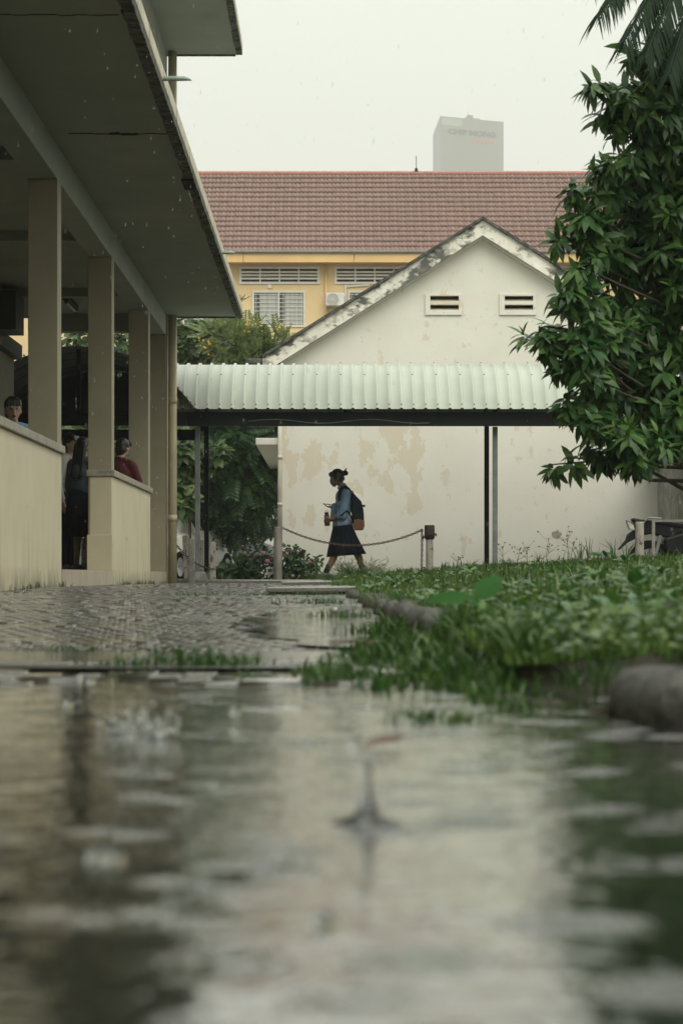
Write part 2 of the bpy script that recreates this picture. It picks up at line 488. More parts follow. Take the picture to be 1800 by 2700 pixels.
def link_mesh(name, me, m, parent=None, smooth=False):
    o = bpy.data.objects.new(name, me)
    COL.objects.link(o)
    if m:
        me.materials.clear()
        me.materials.append(MATS[m] if isinstance(m, str) else m)
    if smooth:
        me.polygons.foreach_set('use_smooth', [True] * len(me.polygons))
    if parent is not None:
        o.parent = parent
    WL[o] = WL.get(parent, Vector((0, 0, 0)))
    return o


def npmesh(name, V, Fc):
    """Mesh from numpy arrays; Fc is (n,3) or (n,4), or a list of such."""
    me = bpy.data.meshes.new(name)
    V = np.asarray(V, dtype=np.float32)
    Fl = Fc if isinstance(Fc, list) else [Fc]
    me.vertices.add(len(V))
    me.vertices.foreach_set('co', V.ravel())
    idx = np.concatenate([f.ravel() for f in Fl]).astype(np.int32)
    sizes = np.concatenate([np.full(len(f), f.shape[1]) for f in Fl])
    starts = np.concatenate([[0], np.cumsum(sizes)[:-1]]).astype(np.int32)
    me.loops.add(len(idx))
    me.loops.foreach_set('vertex_index', idx)
    me.polygons.add(len(sizes))
    me.polygons.foreach_set('loop_start', starts)
    me.update(calc_edges=True)
    return me


class MB:
    def __init__(self):
        self.v, self.f = [], []

    def add(self, vs, fs):
        o = len(self.v)
        self.v += [Vector(p) for p in vs]
        self.f += [tuple(i + o for i in f) for f in fs]
        return self

    def box(self, x0, x1, y0, y1, z0, z1):
        return self.add([(x0, y0, z0), (x1, y0, z0), (x1, y1, z0), (x0, y1, z0), (x0, y0, z1), (x1, y0, z1), (x1, y1, z1), (x0, y1, z1)],
                        [(3, 2, 1, 0), (4, 5, 6, 7), (0, 1, 5, 4), (1, 2, 6, 5), (2, 3, 7, 6), (3, 0, 4, 7)])

    def hexa(self, p):
        """Eight corners: bottom ring then top ring."""
        return self.add(p, [(3, 2, 1, 0), (4, 5, 6, 7), (0, 1, 5, 4), (1, 2, 6, 5), (2, 3, 7, 6), (3, 0, 4, 7)])

    def tube(self, pts, rad, seg=10, flat=1.0, cap=True, flat_axis=None):
        pts = [Vector(p) for p in pts]
        rs = rad if isinstance(rad, (list, tuple)) else [rad] * len(pts)
        rings = []
        n0 = None
        for i, p in enumerate(pts):
            a = pts[max(0, i - 1)]
            b = pts[min(len(pts) - 1, i + 1)]
            t = (b - a).normalized()
            if flat_axis is not None:
                n = Vector(flat_axis)
                n = (n - t * n.dot(t)).normalized()
            elif n0 is None:
                n = t.orthogonal().normalized()
            else:
                n = (n0 - t * n0.dot(t)).normalized()
            n0 = n
            bn = t.cross(n)
            rings.append([p + (n * math.cos(2 * math.pi * k / seg) * flat + bn * math.sin(2 * math.pi * k / seg)) * rs[i] for k in range(seg)])
        vs = [v for r in rings for v in r]
        fs = []
        for i in range(len(pts) - 1):
            for k in range(seg):
                fs.append((i * seg + k, i * seg + (k + 1) % seg, (i + 1) * seg + (k + 1) % seg, (i + 1) * seg + k))
        if cap:
            fs.append(tuple(range(seg - 1, -1, -1)))
            fs.append(tuple((len(pts) - 1) * seg + k for k in range(seg)))
        return self.add(vs, fs)

    def capsule(self, a, b, ra, rb, seg=12):
        a, b = Vector(a), Vector(b)
        t = (b - a)
        L = t.length
        t = t.normalized() if L > 1e-6 else Vector((0, 0, 1))
        pts, rs = [], []
        for k in (90, 60, 30):
            pts.append(a - t * ra * math.sin(R(k)))
            rs.append(max(ra * math.cos(R(k)), ra * 0.05))
        pts.append(a)
        rs.append(ra)
        pts.append(b)
        rs.append(rb)
        for k in (30, 60, 90):
            pts.append(b + t * rb * math.sin(R(k)))
            rs.append(max(rb * math.cos(R(k)), rb * 0.05))
        # tube() takes tangents from neighbours; straight axis so fine
        return self.tube(pts, rs, seg)

    def ball(self, c, r, seg=14, rings=9, rot=None):
        c = Vector(c)
        r = Vector(r) if hasattr(r, '__len__') else Vector((r, r, r))
        vs, fs = [], []
        rot = rot or Matrix.Identity(3)
        for i in range(rings + 1):
            th = math.pi * i / rings
            for k in range(seg):
                ph = 2 * math.pi * k / seg
                vs.append(c + rot @ Vector((r.x * math.sin(th) * math.cos(ph), r.y * math.sin(th) * math.sin(ph), r.z * math.cos(th))))
        for i in range(rings):
            for k in range(seg):
                fs.append((i * seg + k, (i + 1) * seg + k, (i + 1) * seg + (k + 1) % seg, i * seg + (k + 1) % seg))
        return self.add(vs, fs)

    def prism(self, poly, y0, y1):
        """Polygon in X,Z extruded along Y."""
        n = len(poly)
        vs = [(p[0], y0, p[1]) for p in poly] + [(p[0], y1, p[1]) for p in poly]
        fs = [tuple(range(n)), tuple(range(2 * n - 1, n - 1, -1))] + [(i, n + i, n + (i + 1) % n, (i + 1) % n) for i in range(n)]
        return self.add(vs, fs)

    def plate(self, outer, holes, y0, y1):
        """Polygon in X,Z with holes, as a slab between y0 and y1."""
        loops = [[Vector((p[0], 0, p[1])) for p in lp] for lp in [outer] + holes]
        flat = [v for lp in loops for v in lp]
        tris = geometry.tessellate_polygon([[Vector((v.x, v.z, 0)) for v in lp] for lp in loops])
        n = len(flat)
        vs = [(v.x, y0, v.z) for v in flat] + [(v.x, y1, v.z) for v in flat]
        fs = [tuple(t) for t in tris] + [tuple(i + n for i in reversed(t)) for t in tris]
        o = 0
        for lp in loops:
            k = len(lp)
            fs += [(o + i, o + (i + 1) % k, n + o + (i + 1) % k, n + o + i) for i in range(k)]
            o += k
        return self.add(vs, fs)

    def lathe(self, c, prof, seg=16):
        """Profile of (radius, z) round a vertical axis at c."""
        c = Vector(c)
        vs, fs = [], []
        for r, z in prof:
            for k in range(seg):
                a = 2 * math.pi * k / seg
                vs.append(c + Vector((r * math.cos(a), r * math.sin(a), z)))
        for i in range(len(prof) - 1):
            for k in range(seg):
                fs.append((i * seg + k, i * seg + (k + 1) % seg, (i + 1) * seg + (k + 1) % seg, (i + 1) * seg + k))
        fs.append(tuple(range(seg - 1, -1, -1)))
        fs.append(tuple((len(prof) - 1) * seg + k for k in range(seg)))
        return self.add(vs, fs)

    def mesh(self, name, off=Vector((0, 0, 0)), fix=True):
        me = bpy.data.meshes.new(name)
        me.from_pydata([tuple(p - off) for p in self.v], [], self.f)
        if fix:
            bm = bmesh.new()
            bm.from_mesh(me)
            bmesh.ops.recalc_face_normals(bm, faces=bm.faces)
            bm.to_mesh(me)
            bm.free()
        me.update()
        return me

    def build(self, name, m, parent=None, smooth=False, bevel=0.0):
        off = WL.get(parent, Vector((0, 0, 0)))
        o = link_mesh(name, self.mesh(name, off), m, parent, smooth)
        if bevel:
            b = o.modifiers.new('bevel', 'BEVEL')
            b.width = bevel
            b.segments = 2
            b.limit_method = 'ANGLE'
        return o

    def fused(self, name, m, parent, voxel=0.007, it=4, keep=1.0):
        """All shells fused into one continuous smooth surface."""
        off = WL.get(parent, Vector((0, 0, 0)))
        tmp = bpy.data.objects.new('tmp', self.mesh('tmp', off))
        COL.objects.link(tmp)
        r = tmp.modifiers.new('r', 'REMESH')
        r.mode = 'VOXEL'
        r.voxel_size = voxel
        s = tmp.modifiers.new('s', 'SMOOTH')
        s.factor = 0.5
        s.iterations = it
        dg = bpy.context.evaluated_depsgraph_get()
        me = bpy.data.meshes.new_from_object(tmp.evaluated_get(dg))
        bpy.data.objects.remove(tmp)
        me.name = name
        return link_mesh(name, me, m, parent, True)


def structure(o):
    o['kind'] = 'structure'
    return o


def smoothstep(a, b, x):
    t = np.clip((x - a) / (b - a), 0, 1)
    return t * t * (3 - 2 * t)


# ================================================================== THE SETTING
# pavement level along the distance, gently rising away from the puddle
_D = [0, 5.0, 7, 9, 12, 16, 19, 25, 30, 34.6]
_Z = [0.008, 0.010, 0.018, 0.028, 0.050, 0.075, 0.100, 0.092, 0.080, 0.075]


def zp(d):
    return np.interp(d, _D, _Z)


def undul(x, y):
    return 0.001 * np.sin(x * 5.1 + y * 1.3) + 0.0015 * np.sin(y * 3.7 - x * 2.2 + 1.0) + 0.0006 * np.sin(y * 7.9 + x * 6.3)


KX = ((-6, 0.55), (2.4, 0.36), (8, 0.27), (12.6, 0.22), (18.7, 0.02), (26, 0.03), (34, 0.12), (40, 0.12))   # line of the lawn's kerb


def kx(d):
    return np.interp(d, [k[0] for k in KX], [k[1] for k in KX])


def zl(x, d):
    u = np.clip(x - kx(d), 0, 7)
    base = 0.055 + np.interp(d, [0, 5, 12, 20, 36], [0.0, 0.0, 0.01, 0.04, 0.05])
    s = np.interp(d, [0, 6, 14, 26, 40], [0.5, 0.5, 0.54, 0.56, 0.58])
    bump = 0.02 * np.sin(x * 2.3 + d * 0.8) + 0.015 * np.sin(d * 1.9 - x * 1.1)
    return base + s * (0.19 * u - 0.020 * u * u) + bump * np.clip(u * 2, 0, 1)


# ground sheet to the horizon
gy = [-1550, -10, -3, 5.0, 6.0, 12, 19, 25, 34, 40, 60, 130, 1550]
gz = [-0.06, -0.06, -0.06, -0.06, -0.03, -0.01, 0.04, 0.04, 0.02, 0.03, 0.03, 0.03, 0.03]
gx = [-1550, -60, -8, 0, 8, 60, 1550]
V = [(x, y, z) for y, z in zip(gy, gz) for x in gx]
nx = len(gx)
Fq = np.array([(j * nx + i, j * nx + i + 1, (j + 1) * nx + i + 1, (j + 1) * nx + i) for j in range(len(gy) - 1) for i in range(nx - 1)])
structure(link_mesh('ground', npmesh('ground', V, Fq), 'ground'))

# puddle
structure(MB().add([(-9, -4, 0), (3.5, -4, 0), (3.5, 5.35, 0), (-9, 5.35, 0)], [(0, 1, 2, 3)]).build('puddle', 'puddle_water'))

# pavement: mortar bed, bricks, edging slabs
ys = np.concatenate([np.arange(5.0, 20, 0.25), np.arange(20, 34.7, 0.6)])
xs = np.linspace(-2.34, 1.0, 24)
X, Y = np.meshgrid(xs, ys)
Z = zp(Y) + undul(X, Y) - 0.0052
n1 = len(xs)
Fq = np.array([(j * n1 + i, j * n1 + i + 1, (j + 1) * n1 + i + 1, (j + 1) * n1 + i) for j in range(len(ys) - 1) for i in range(n1 - 1)])
pave = structure(link_mesh('pavement', npmesh('pavement', np.stack([X, Y, Z], -1).reshape(-1, 3), Fq), 'mortar'))

BW, BD, BH = 0.062, 0.125, 0.05
bv = np.array([(-.5, -.5, -1), (.5, -.5, -1), (.5, .5, -1), (-.5, .5, -1), (-.5, -.5, -.016), (.5, -.5, -.016), (.5, .5, -.016), (-.5, .5, -.016),
               (-.455, -.47, 0), (.455, -.47, 0), (.455, .47, 0), (-.455, .47, 0)]) * np.array([BW - 0.004, BD - 0.005, BH])
bf = np.array([(0, 1, 5, 4), (1, 2, 6, 5), (2, 3, 7, 6), (3, 0, 4, 7), (4, 5, 9, 8), (5, 6, 10, 9), (6, 7, 11, 10), (7, 4, 8, 11), (8, 9, 10, 11)])
brick_me = npmesh('brick', bv, bf)
brick_me.materials.append(MATS['wet_brick'])
spots = []
row = 0
y = 5.86
while y < 34.4:
    x = -2.30 + (row % 2) * BW * 0.5
    while x < float(kx(y)) + 0.12:
        spots.append((x, y))
        x += BW
    y += BD
    row += 1
sp = np.array(spots)
n = len(sp)
hz = zp(sp[:, 1]) + undul(sp[:, 0], sp[:, 1]) + rng.normal(0, 0.00035, n) - 0.004
sunk = rng.random(n) < 0.03
hz[sunk] -= 0.004
proud = rng.random(n) < 0.05
hz[proud] += 0.0042
rx, ry, rz = rng.normal(0, 0.002, n), rng.normal(0, 0.0025, n), rng.normal(0, 0.012, n)
vis = np.abs(sp[:, 0] - 0.004 * sp[:, 1]) < 0.145 * sp[:, 1] + 0.05
order = np.argsort(sp[:, 1] + np.where(vis, 0, 100))


def rotm(rx, ry, rz):
    cx, sx, cy, sy, cz, sz = np.cos(rx), np.sin(rx), np.cos(ry), np.sin(ry), np.cos(rz), np.sin(rz)
    M = np.zeros((len(rx), 3, 3))
    M[:, 0, 0], M[:, 0, 1], M[:, 0, 2] = cy * cz, sx * sy * cz - cx * sz, cx * sy * cz + sx * sz
    M[:, 1, 0], M[:, 1, 1], M[:, 1, 2] = cy * sz, sx * sy * sz + cx * cz, cx * sy * sz - sx * cz
    M[:, 2, 0], M[:, 2, 1], M[:, 2, 2] = -sy, sx * cy, cx * cy
    return M


RM = rotm(rx, ry, rz)
first = order[:300]
for i in first:
    o = bpy.data.objects.new('brick', brick_me)
    COL.objects.link(o)
    o.parent = pave
    o.location = (sp[i, 0], sp[i, 1], hz[i])
    o.rotation_euler = Matrix(RM[i].tolist()).to_euler()
rest = order[300:]


def scatter(base_v, base_f, M, T):
    """Copies of a small mesh under 3x3 matrices M and translations T, joined."""
    V = np.einsum('nij,vj->nvi', M, base_v) + T[:, None, :]
    k = len(base_v)
    off = (np.arange(len(T)) * k)[:, None, None]
    if isinstance(base_f, list):
        return V.reshape(-1, 3), [(f[None] + off).reshape(-1, f.shape[1]) for f in base_f]
    return V.reshape(-1, 3), (base_f[None] + off).reshape(-1, base_f.shape[1])


Vb, Fb = scatter(bv, bf, RM[rest], np.stack([sp[rest, 0], sp[rest, 1], hz[rest]], -1))
tag(link_mesh('brick_field', npmesh('brick_field', Vb, Fb), 'wet_brick', pave), kind='stuff')
# a few courses in front of the edging, just awash
aw = [(x + (r % 2) * 0.06, 4.42 + r * 0.135) for r in range(4) for x in np.arange(-1.2, 0.25, 0.122)]
awp = np.array(aw) + rng.normal(0, 0.006, (len(aw), 2))
awm = rotm(rng.normal(0, .03, len(aw)), rng.normal(0, .03, len(aw)), rng.normal(0, .04, len(aw))) * np.array([1.9, 1.0, 1.0])
Vb, Fb = scatter(bv, bf, awm, np.column_stack([awp, rng.normal(0.0025, 0.004, len(aw))]))
tag(link_mesh('awash_bricks', npmesh('awash_bricks', Vb, Fb), 'wet_brick', pave), kind='stuff')
# edging slabs along the front of the pavement
ex = -2.3
for w in (0.62, 0.55, 0.70, 0.48, 0.62, 0.40):
    if ex > 0.5:
        break
    x0, x1 = ex + 0.006, ex + w - 0.006
    t0, t1 = random.uniform(-0.006, 0.006), random.uniform(-0.006, 0.006)
    MB().hexa([(x0, 5.18, -0.03), (x1, 5.18 + t1, -0.03), (x1, 5.78, -0.03), (x0, 5.78, -0.03),
               (x0, 5.18 + t0, 0.013 + t0), (x1, 5.18 + t1, 0.013 + t1), (x1, 5.78, 0.017 + t1), (x0, 5.78, 0.017 + t0)]).build('edging_slab', 'wet_concrete', pave, bevel=0.006)
    ex += w
# two loose concrete slabs further on
for xa, xb, d0, d1, z0, th in ((-0.42, 0.16, 15.4, 16.6, 0.082, 0.035), (-0.42, 0.10, 20.0, 21.0, 0.112, 0.028)):
    MB().hexa([(xa, d0, z0), (xb, d0, z0 + 0.004), (xb, d1, z0 + .006), (xa, d1, z0), (xa, d0, z0 + th), (xb, d0, z0 + th + 0.006), (xb, d1, z0 + th + .008), (xa, d1, z0 + th)]).build(
        'concrete_slab', 'wet_concrete', pave, bevel=0.008)

# a thin film of rain lying over the bricks beside the lawn
vs, fs = [], []
dl = np.linspace(6.1, 11.5, 28)
for i, dd in enumerate(dl):
    xl = 0.02 - 0.34 * math.sin(math.pi * i / 27) ** 0.7 - 0.05 * math.sin(i * 1.7)
    for k in range(7):
        vs.append((xl + (float(kx(dd)) + 0.03 - xl) * k / 6, dd, float(zp(dd)) + 0.0018))
for i in range(27):
    for k in range(6):
        fs.append((i * 7 + k, i * 7 + k + 1, (i + 1) * 7 + k + 1, (i + 1) * 7 + k))
structure(MB().add(vs, fs).build('shallow_water', 'puddle_water', smooth=True))

# raised concrete walk under the covered way
structure(MB().box(-3.4, 7.0, 34.75, 37.7, -0.05, 0.125).build('walkway', 'wet_concrete', bevel=0.02))

# lawn
ys = np.concatenate([[3.75], np.arange(4.35, 14, 0.2), np.arange(14, 39.6, 0.5)])
us = np.concatenate([[-0.02], np.linspace(0, 0.6, 10), np.linspace(0.7, 3, 16), np.linspace(3.3, 8, 10)])
V = []
for yy in ys:
    xx = kx(yy) + us
    zz_ = zl(xx, yy)
    zz_[0] = -0.08
    if yy < 3.8:
        zz_[:] = -0.08
    V.append(np.stack([xx, np.full_like(xx, yy), zz_], -1))
V = np.array(V).reshape(-1, 3)
n1 = len(us)
Fq = np.array([(j * n1 + i, j * n1 + i + 1, (j + 1) * n1 + i + 1, (j + 1) * n1 + i) for j in range(len(ys) - 1) for i in range(n1 - 1)])
structure(link_mesh('lawn', npmesh('lawn', V, Fq), 'soil', smooth=True))

# ================================================================== SCHOOL BUILDING ON THE LEFT
XF = -2.35
FL = 0.235
sb = thing('school_building', 'cream two storey school block with open ground floor corridor and wide concrete slabs', 'building', (-3.5, 25, 0.07))
NEAR, FAR = -24.0, 34.55
SO = 3.885           # underside of the first slab
ST = 3.75            # storey height
XE = -1.277          # outer edge of the slabs
# floors and slabs
MB().box(-5.4, XF, NEAR, 34.5, -0.05, FL).build('floor', 'plinth_paint', sb)
for k in range(2):
    zb = SO + k * ST
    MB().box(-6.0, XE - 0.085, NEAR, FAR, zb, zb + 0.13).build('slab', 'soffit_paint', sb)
    # drip edge: rough, weathered lip slightly below the soffit
    bm_ = MB()
    yy = NEAR
    pr = None
    while yy < FAR - 0.02:
        step = random.uniform(0.08, 0.22) if yy > 8 else 1.0
        y2 = min(FAR, yy + step)
        w = random.uniform(0.085, 0.10)
        h = random.uniform(0.008, 0.02)
        bm_.box(XE - w, XE - 0.003, yy, y2 - 0.001, zb - h, zb + 0.05)
        yy = y2
    bm_.build('drip_edge', 'mossy_edge', sb)
    MB().box(XE - 0.0845, XE, NEAR, FAR + 0.003, zb + 0.0505, zb + 0.17).build('fascia', 'fascia_paint', sb, bevel=0.008)
    MB().box(-6.0, XE - 0.1, FAR + 0.0005, FAR + 0.05, zb - 0.02, zb + 0.12).build('end_lip', 'mossy_edge', sb)
    # longitudinal beam on the pillars and the cross beam at the end
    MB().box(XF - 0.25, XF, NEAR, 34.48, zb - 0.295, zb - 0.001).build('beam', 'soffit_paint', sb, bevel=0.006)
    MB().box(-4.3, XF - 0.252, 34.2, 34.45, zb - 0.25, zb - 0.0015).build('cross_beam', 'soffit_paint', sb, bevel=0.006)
for dd in (9.0, 14.0, 20.7 + 0.14, 25.9, 31.1):
    MB().box(-4.3, XF - 0.252, dd, dd + 0.2, SO - 0.11, SO - 0.0015).build('ceiling_rib', 'soffit_paint', sb)
# pillars: at each storey
for dd in (5.4, 10.5, 15.55, 20.7, 25.8, 30.95, 34.2):
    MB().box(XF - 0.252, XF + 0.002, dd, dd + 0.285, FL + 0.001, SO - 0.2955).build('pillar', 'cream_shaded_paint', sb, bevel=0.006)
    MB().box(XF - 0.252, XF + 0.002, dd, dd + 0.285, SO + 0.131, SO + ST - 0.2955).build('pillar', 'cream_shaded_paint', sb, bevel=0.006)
# low walls with capping
for a, b in ((NEAR, 20.985), (25.792, 31.24)):
    MB().box(XF - 0.235, XF + 0.004, a, b, 0.0, 1.243).build('low_wall', 'cream_paint', sb, bevel=0.008)
    segs = np.linspace(a if a > 0 else 2.0, b, 5 if a > 0 else 9)
    for s0, s1 in zip(segs[:-1], segs[1:]):
        MB().box(XF - 0.27, XF + 0.035, s0 - (0.02 if s0 == segs[0] else -0.004), s1 + (0.025 if s1 == segs[-1] else 0), 1.2435, 1.313).build('wall_cap', 'cap_concrete', sb, bevel=0.008)
MB().box(XF - 0.262, XF + 0.008, 25.78, 26.1, FL + 0.001, 0.62).build('pillar_base', 'cream_paint', sb, bevel=0.005)
# step up into the corridor and the plinth strip
MB().box(XF + 0.0005, XF + 0.012, 20.99, 25.76, -0.02, FL + 0.006).build('step', 'plinth_paint', sb)
MB().box(XF + 0.0005, XF + 0.012, 31.26, 34.48, -0.02, FL + 0.002).build('step', 'plinth_paint', sb)
# upper gallery parapet
MB().box(XF - 0.2, XF - 0.02, NEAR, 34.2, SO + 0.131, SO + 1.15).build('parapet', 'cream_paint', sb)
# inner corridor walls
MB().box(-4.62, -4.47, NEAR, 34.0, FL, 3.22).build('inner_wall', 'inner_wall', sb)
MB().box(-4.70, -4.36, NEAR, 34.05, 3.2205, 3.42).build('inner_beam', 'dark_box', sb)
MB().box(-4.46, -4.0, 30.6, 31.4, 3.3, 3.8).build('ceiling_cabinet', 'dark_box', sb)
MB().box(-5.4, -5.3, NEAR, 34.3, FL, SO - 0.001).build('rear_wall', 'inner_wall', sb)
MB().box(-5.3, -5.0, 33.7, 34.4, FL, SO - 0.002).build('corner_pier', 'inner_wall', sb)
# cracked construction joints across the soffit
for yc, xa, xb, w in ((20.2, -2.2, -1.36, 0.010), (20.2, -1.86, -1.62, 0.05), (15.9, -2.2, -1.40, 0.0015)):
    pts_t = [(xa + (xb - xa) * i / 8, yc + random.uniform(-0.02, 0.02), SO) for i in range(9)]
    m_ = MB()
    for p, q in zip(pts_t[:-1], pts_t[1:]):
        m_.box(p[0], q[0] - 0.0005, p[1] - w * random.uniform(.6, 1.4), p[1] + w, SO - 0.006, SO - 0.0005)
    m_.build('soffit_crack', 'crack', sb)
MB().box(XE - 0.12, XE - 0.004, 22.4, 22.95, SO - 0.035, SO - 0.021).build('scupper', 'crack', sb)
# rain spouts
for dd, L in ((18.3, 0.215), (28.2, 0.15)):
    zz = SO + 0.07
    m_ = MB()
    m_.tube([(XE - 0.05, dd, zz), (XE + L * 0.72, dd, zz), (XE + L * 0.9, dd, zz - 0.006), (XE + L, dd, zz - 0.015)], [0.019, 0.019, 0.011, 0.003], 12)
    m_.build('spout', 'green_pvc', sb, smooth=True)
# downpipe with collars
m_ = MB().tube([(XF + 0.085, 34.36, 0.03), (XF + 0.085, 34.36, SO - 0.0005)], 0.062, 18)
dp = m_.build('downpipe', 'pvc_pipe', sb, smooth=True)
for zz in (0.95, 2.62):
    MB().tube([(XF + 0.085, 34.36, zz), (XF + 0.085, 34.36, zz + 0.09)], 0.068, 18).build('collar', 'pvc_pipe', dp, smooth=True)
MB().tube([(XF + 0.085, 34.36, SO + 0.131), (XF + 0.085, 34.36, SO + ST - 0.0005)], 0.062, 18).build('downpipe', 'pvc_pipe', sb, smooth=True)
MB().tube([(XF + 0.02, 34.2, 0.1), (XF + 0.02, 34.2, SO)], 0.012, 8).build('conduit', 'pvc_pipe', sb, smooth=True)
# a small weed rooted on the slab end
wd = thing('slab_weed', 'tiny weed sprouting from the edge of the concrete slab', 'weed', (XE - 0.03, 34.3, SO + 0.17))
m_ = MB()
for a in range(7):
    an = random.uniform(-0.6, 1.0)
    m_.tube([(XE - 0.03, 34.3, SO + 0.165), (XE + 0.03 * an, 34.3, SO + 0.21), (XE + 0.09 * an + 0.03, 34.3 + random.uniform(-.05, .05), SO + random.uniform(0.22, 0.30))], [0.004, 0.003, 0.006], 5)
m_.build('stem', 'mid_foliage', wd)

# ceiling light in the corridor
cl = thing('ceiling_light', 'single fluorescent tube fitting under the corridor ceiling', 'ceiling light', (-3.48, 32.2, 3.75))
MB().box(-3.52, -3.44, 31.6, 32.85, 3.79, 3.86).build('housing', 'dark_box', cl)
MB().tube([(-3.48, 31.65, 3.765), (-3.48, 32.8, 3.765)], 0.016, 10).build('tube', 'tube_glass', cl, smooth=True)
for yy in (31.63, 32.8):
    MB().box(-3.50, -3.46, yy, yy + 0.03, 3.745, 3.7895).build('end_holder', 'dark_box', cl)

# ================================================================== COVERED WALKWAYS
cw = thing('covered_walkway', 'covered walk with curved pale green ribbed metal roof on steel posts', 'canopy', (1.5, 36.1, 0.13))
zE, yA, half, sag = 2.566, 36.1, 1.5, 0.757
RR = (half ** 2 + sag ** 2) / (2 * sag)
zc = zE + sag - RR
amax = math.asin(half / RR)
PW = 0.1735
prof = [(0.0, 0.0), (PW - 0.052, 0.0), (PW - 0.040, 0.026), (PW - 0.014, 0.026), (PW, 0.0)]
NA = 18
vs, fs = [], []
for i in range(NA + 1):
    a = -amax + 2 * amax * i / NA
    for px_, h in prof:
        vs.append((px_, (RR + h) * math.sin(a), (RR + h) * math.cos(a)))
for i in range(NA):
    for k in range(4):
        fs.append((i * 5 + k, i * 5 + k + 1, (i + 1) * 5 + k + 1, (i + 1) * 5 + k))
pan_me = npmesh('roof_panel', np.array(vs), np.array(fs))
pan_me.materials.append(MATS['roof_sheet'])
x = -2.45
npan = 0
while x < 6.6:
    o = bpy.data.objects.new('roof_panel', pan_me)
    COL.objects.link(o)
    o.parent = cw
    o.location = Vector((x, yA, zc)) - WL[cw]
    x += PW
    npan += 1
XR = x
# screws along the ribs, one part
sv, sf = MB(), None
for i in range(npan):
    for a in (-amax + 0.035, -amax * 0.55, -amax * 0.1):
        p = Vector((-2.45 + i * PW + PW - 0.027, yA + (RR + 0.028) * math.sin(a), zc + (RR + 0.028) * math.cos(a)))
        if i % 2 == 0 or a < -amax * 0.9:
            sv.ball(p, 0.010, 6, 4)
tag(sv.build('roof_screws', 'dark_metal', cw), kind='stuff')
for yy, zb_, zt2 in ((34.78, 2.335, 2.535), (37.32, 2.50, 2.575)):
    MB().box(-2.4, XR, yy, yy + 0.10, zb_, zt2).build('beam', 'dark_metal', cw, bevel=0.004)
for k in range(7):
    a = -amax * 0.8 + 1.6 * amax * k / 6
    MB().box(-2.4, XR, yA + (RR - .04) * math.sin(a) - 0.02, yA + (RR - .04) * math.sin(a) + 0.02, zc + (RR - 0.065) * math.cos(a) - 0.02, zc + (RR - 0.065) * math.cos(a)).build('purlin', 'dark_metal', cw)
for xx in (-1.945, 0.2, 2.36, 4.5, 6.3):
    for sgn in (0,):
        MB().box(xx - 0.03, xx + 0.03, 34.881, 37.319, 2.515, 2.57).build('tie', 'dark_metal', cw)
    m_ = MB()
    m_.tube([(xx, yA + (RR - 0.1) * math.sin(a2), zc + (RR - 0.1) * math.cos(a2)) for a2 in np.linspace(-amax * 0.93, amax * 0.93, 14)], 0.02, 8)
    m_.build('roof_hoop', 'dark_metal', cw)


def foot_z(x_, d_):
    return float(zl(x_, d_)) if x_ > kx(d_) else 0.1


for xp, yy, m__ in ((521, 35.0, 'grey_metal'), (1304.5, 35.0, 'grey_metal'), (544.5, 37.2, 'dark_metal'), (1282.5, 37.2, 'dark_metal')):
    xx = (xp - VX) / F * yy
    w = 0.036
    MB().box(xx - w, xx + w, yy - w, yy + w, 0.05, 2.334 if yy < 36 else 2.5745).build('post', m__, cw, bevel=0.005)
for xp, yy in ((521, 35.0), (545, 37.2)):
    xx = (xp - VX) / F * yy
    m_ = MB()
    w0, w1 = 0.20, 0.115
    m_.hexa([(xx - w0, yy - w0, -0.02), (xx + w0, yy - w0, -0.02), (xx + w0, yy + w0, -0.02), (xx - w0, yy + w0, -0.02),
             (xx - w1, yy - w1, 0.235), (xx + w1, yy - w1, 0.235), (xx + w1, yy + w1, 0.235), (xx - w1, yy + w1, 0.235)])
    m_.build('footing', 'footing', cw, bevel=0.02)
# sagging cable under the front beam
MB().tube([(-1.2 + 0.2 * i, 34.77, 2.40 + 0.03 * math.sin(i * 0.9)) for i in range(14)], 0.006, 6).build('cable', 'grey_metal', cw)

# the vaulted arm that runs away from the camera on the left
va = thing('vaulted_walkway', 'dark barrel vaulted walkway seen end on beyond the corridor pillars', 'canopy', (-3.63, 40, 0.05))
AX, AR, ASAG, AH = -3.63, 2.013, 0.882, 1.67
AZc = 3.457 - AR
am = math.asin(AH / AR)
for k in range(4):
    y0 = 34.5 + k * 1.0
    m_ = MB()
    vs, fs = [], []
    for j, (yy, h) in enumerate(((y0, 0), (y0 + .9, 0), (y0 + .93, 0.025), (y0 + .98, 0.025), (y0 + 1.0, 0))):
        for i in range(21):
            a = -am + 2 * am * i / 20
            vs.append((AX + (AR + h) * math.sin(a), yy, AZc + (AR + h) * math.cos(a)))
    for j in range(4):
        for i in range(20):
            fs.append((j * 21 + i, j * 21 + i + 1, (j + 1) * 21 + i + 1, (j + 1) * 21 + i))
    m_.add(vs, fs).build('roof_panel', 'vault_sheet', va)
rim = MB()
for i in range(44):
    a = -am + 2 * am * i / 43
    p = Vector((AX + AR * math.sin(a), 34.5, AZc + AR * math.cos(a)))
    rim.tube([p + Vector((0, -0.05, 0.012)), p + Vector((0, 0.02, 0.012))], 0.016, 6)
rim.build('rim', 'roof_sheet', va)
for s in (-1, 1):
    MB().box(AX + s * 1.6 - 0.05, AX + s * 1.6 + 0.05, 34.55 if s < 0 else 37.5, 38.6, 2.42, 2.57).build('beam', 'dark_metal', va)
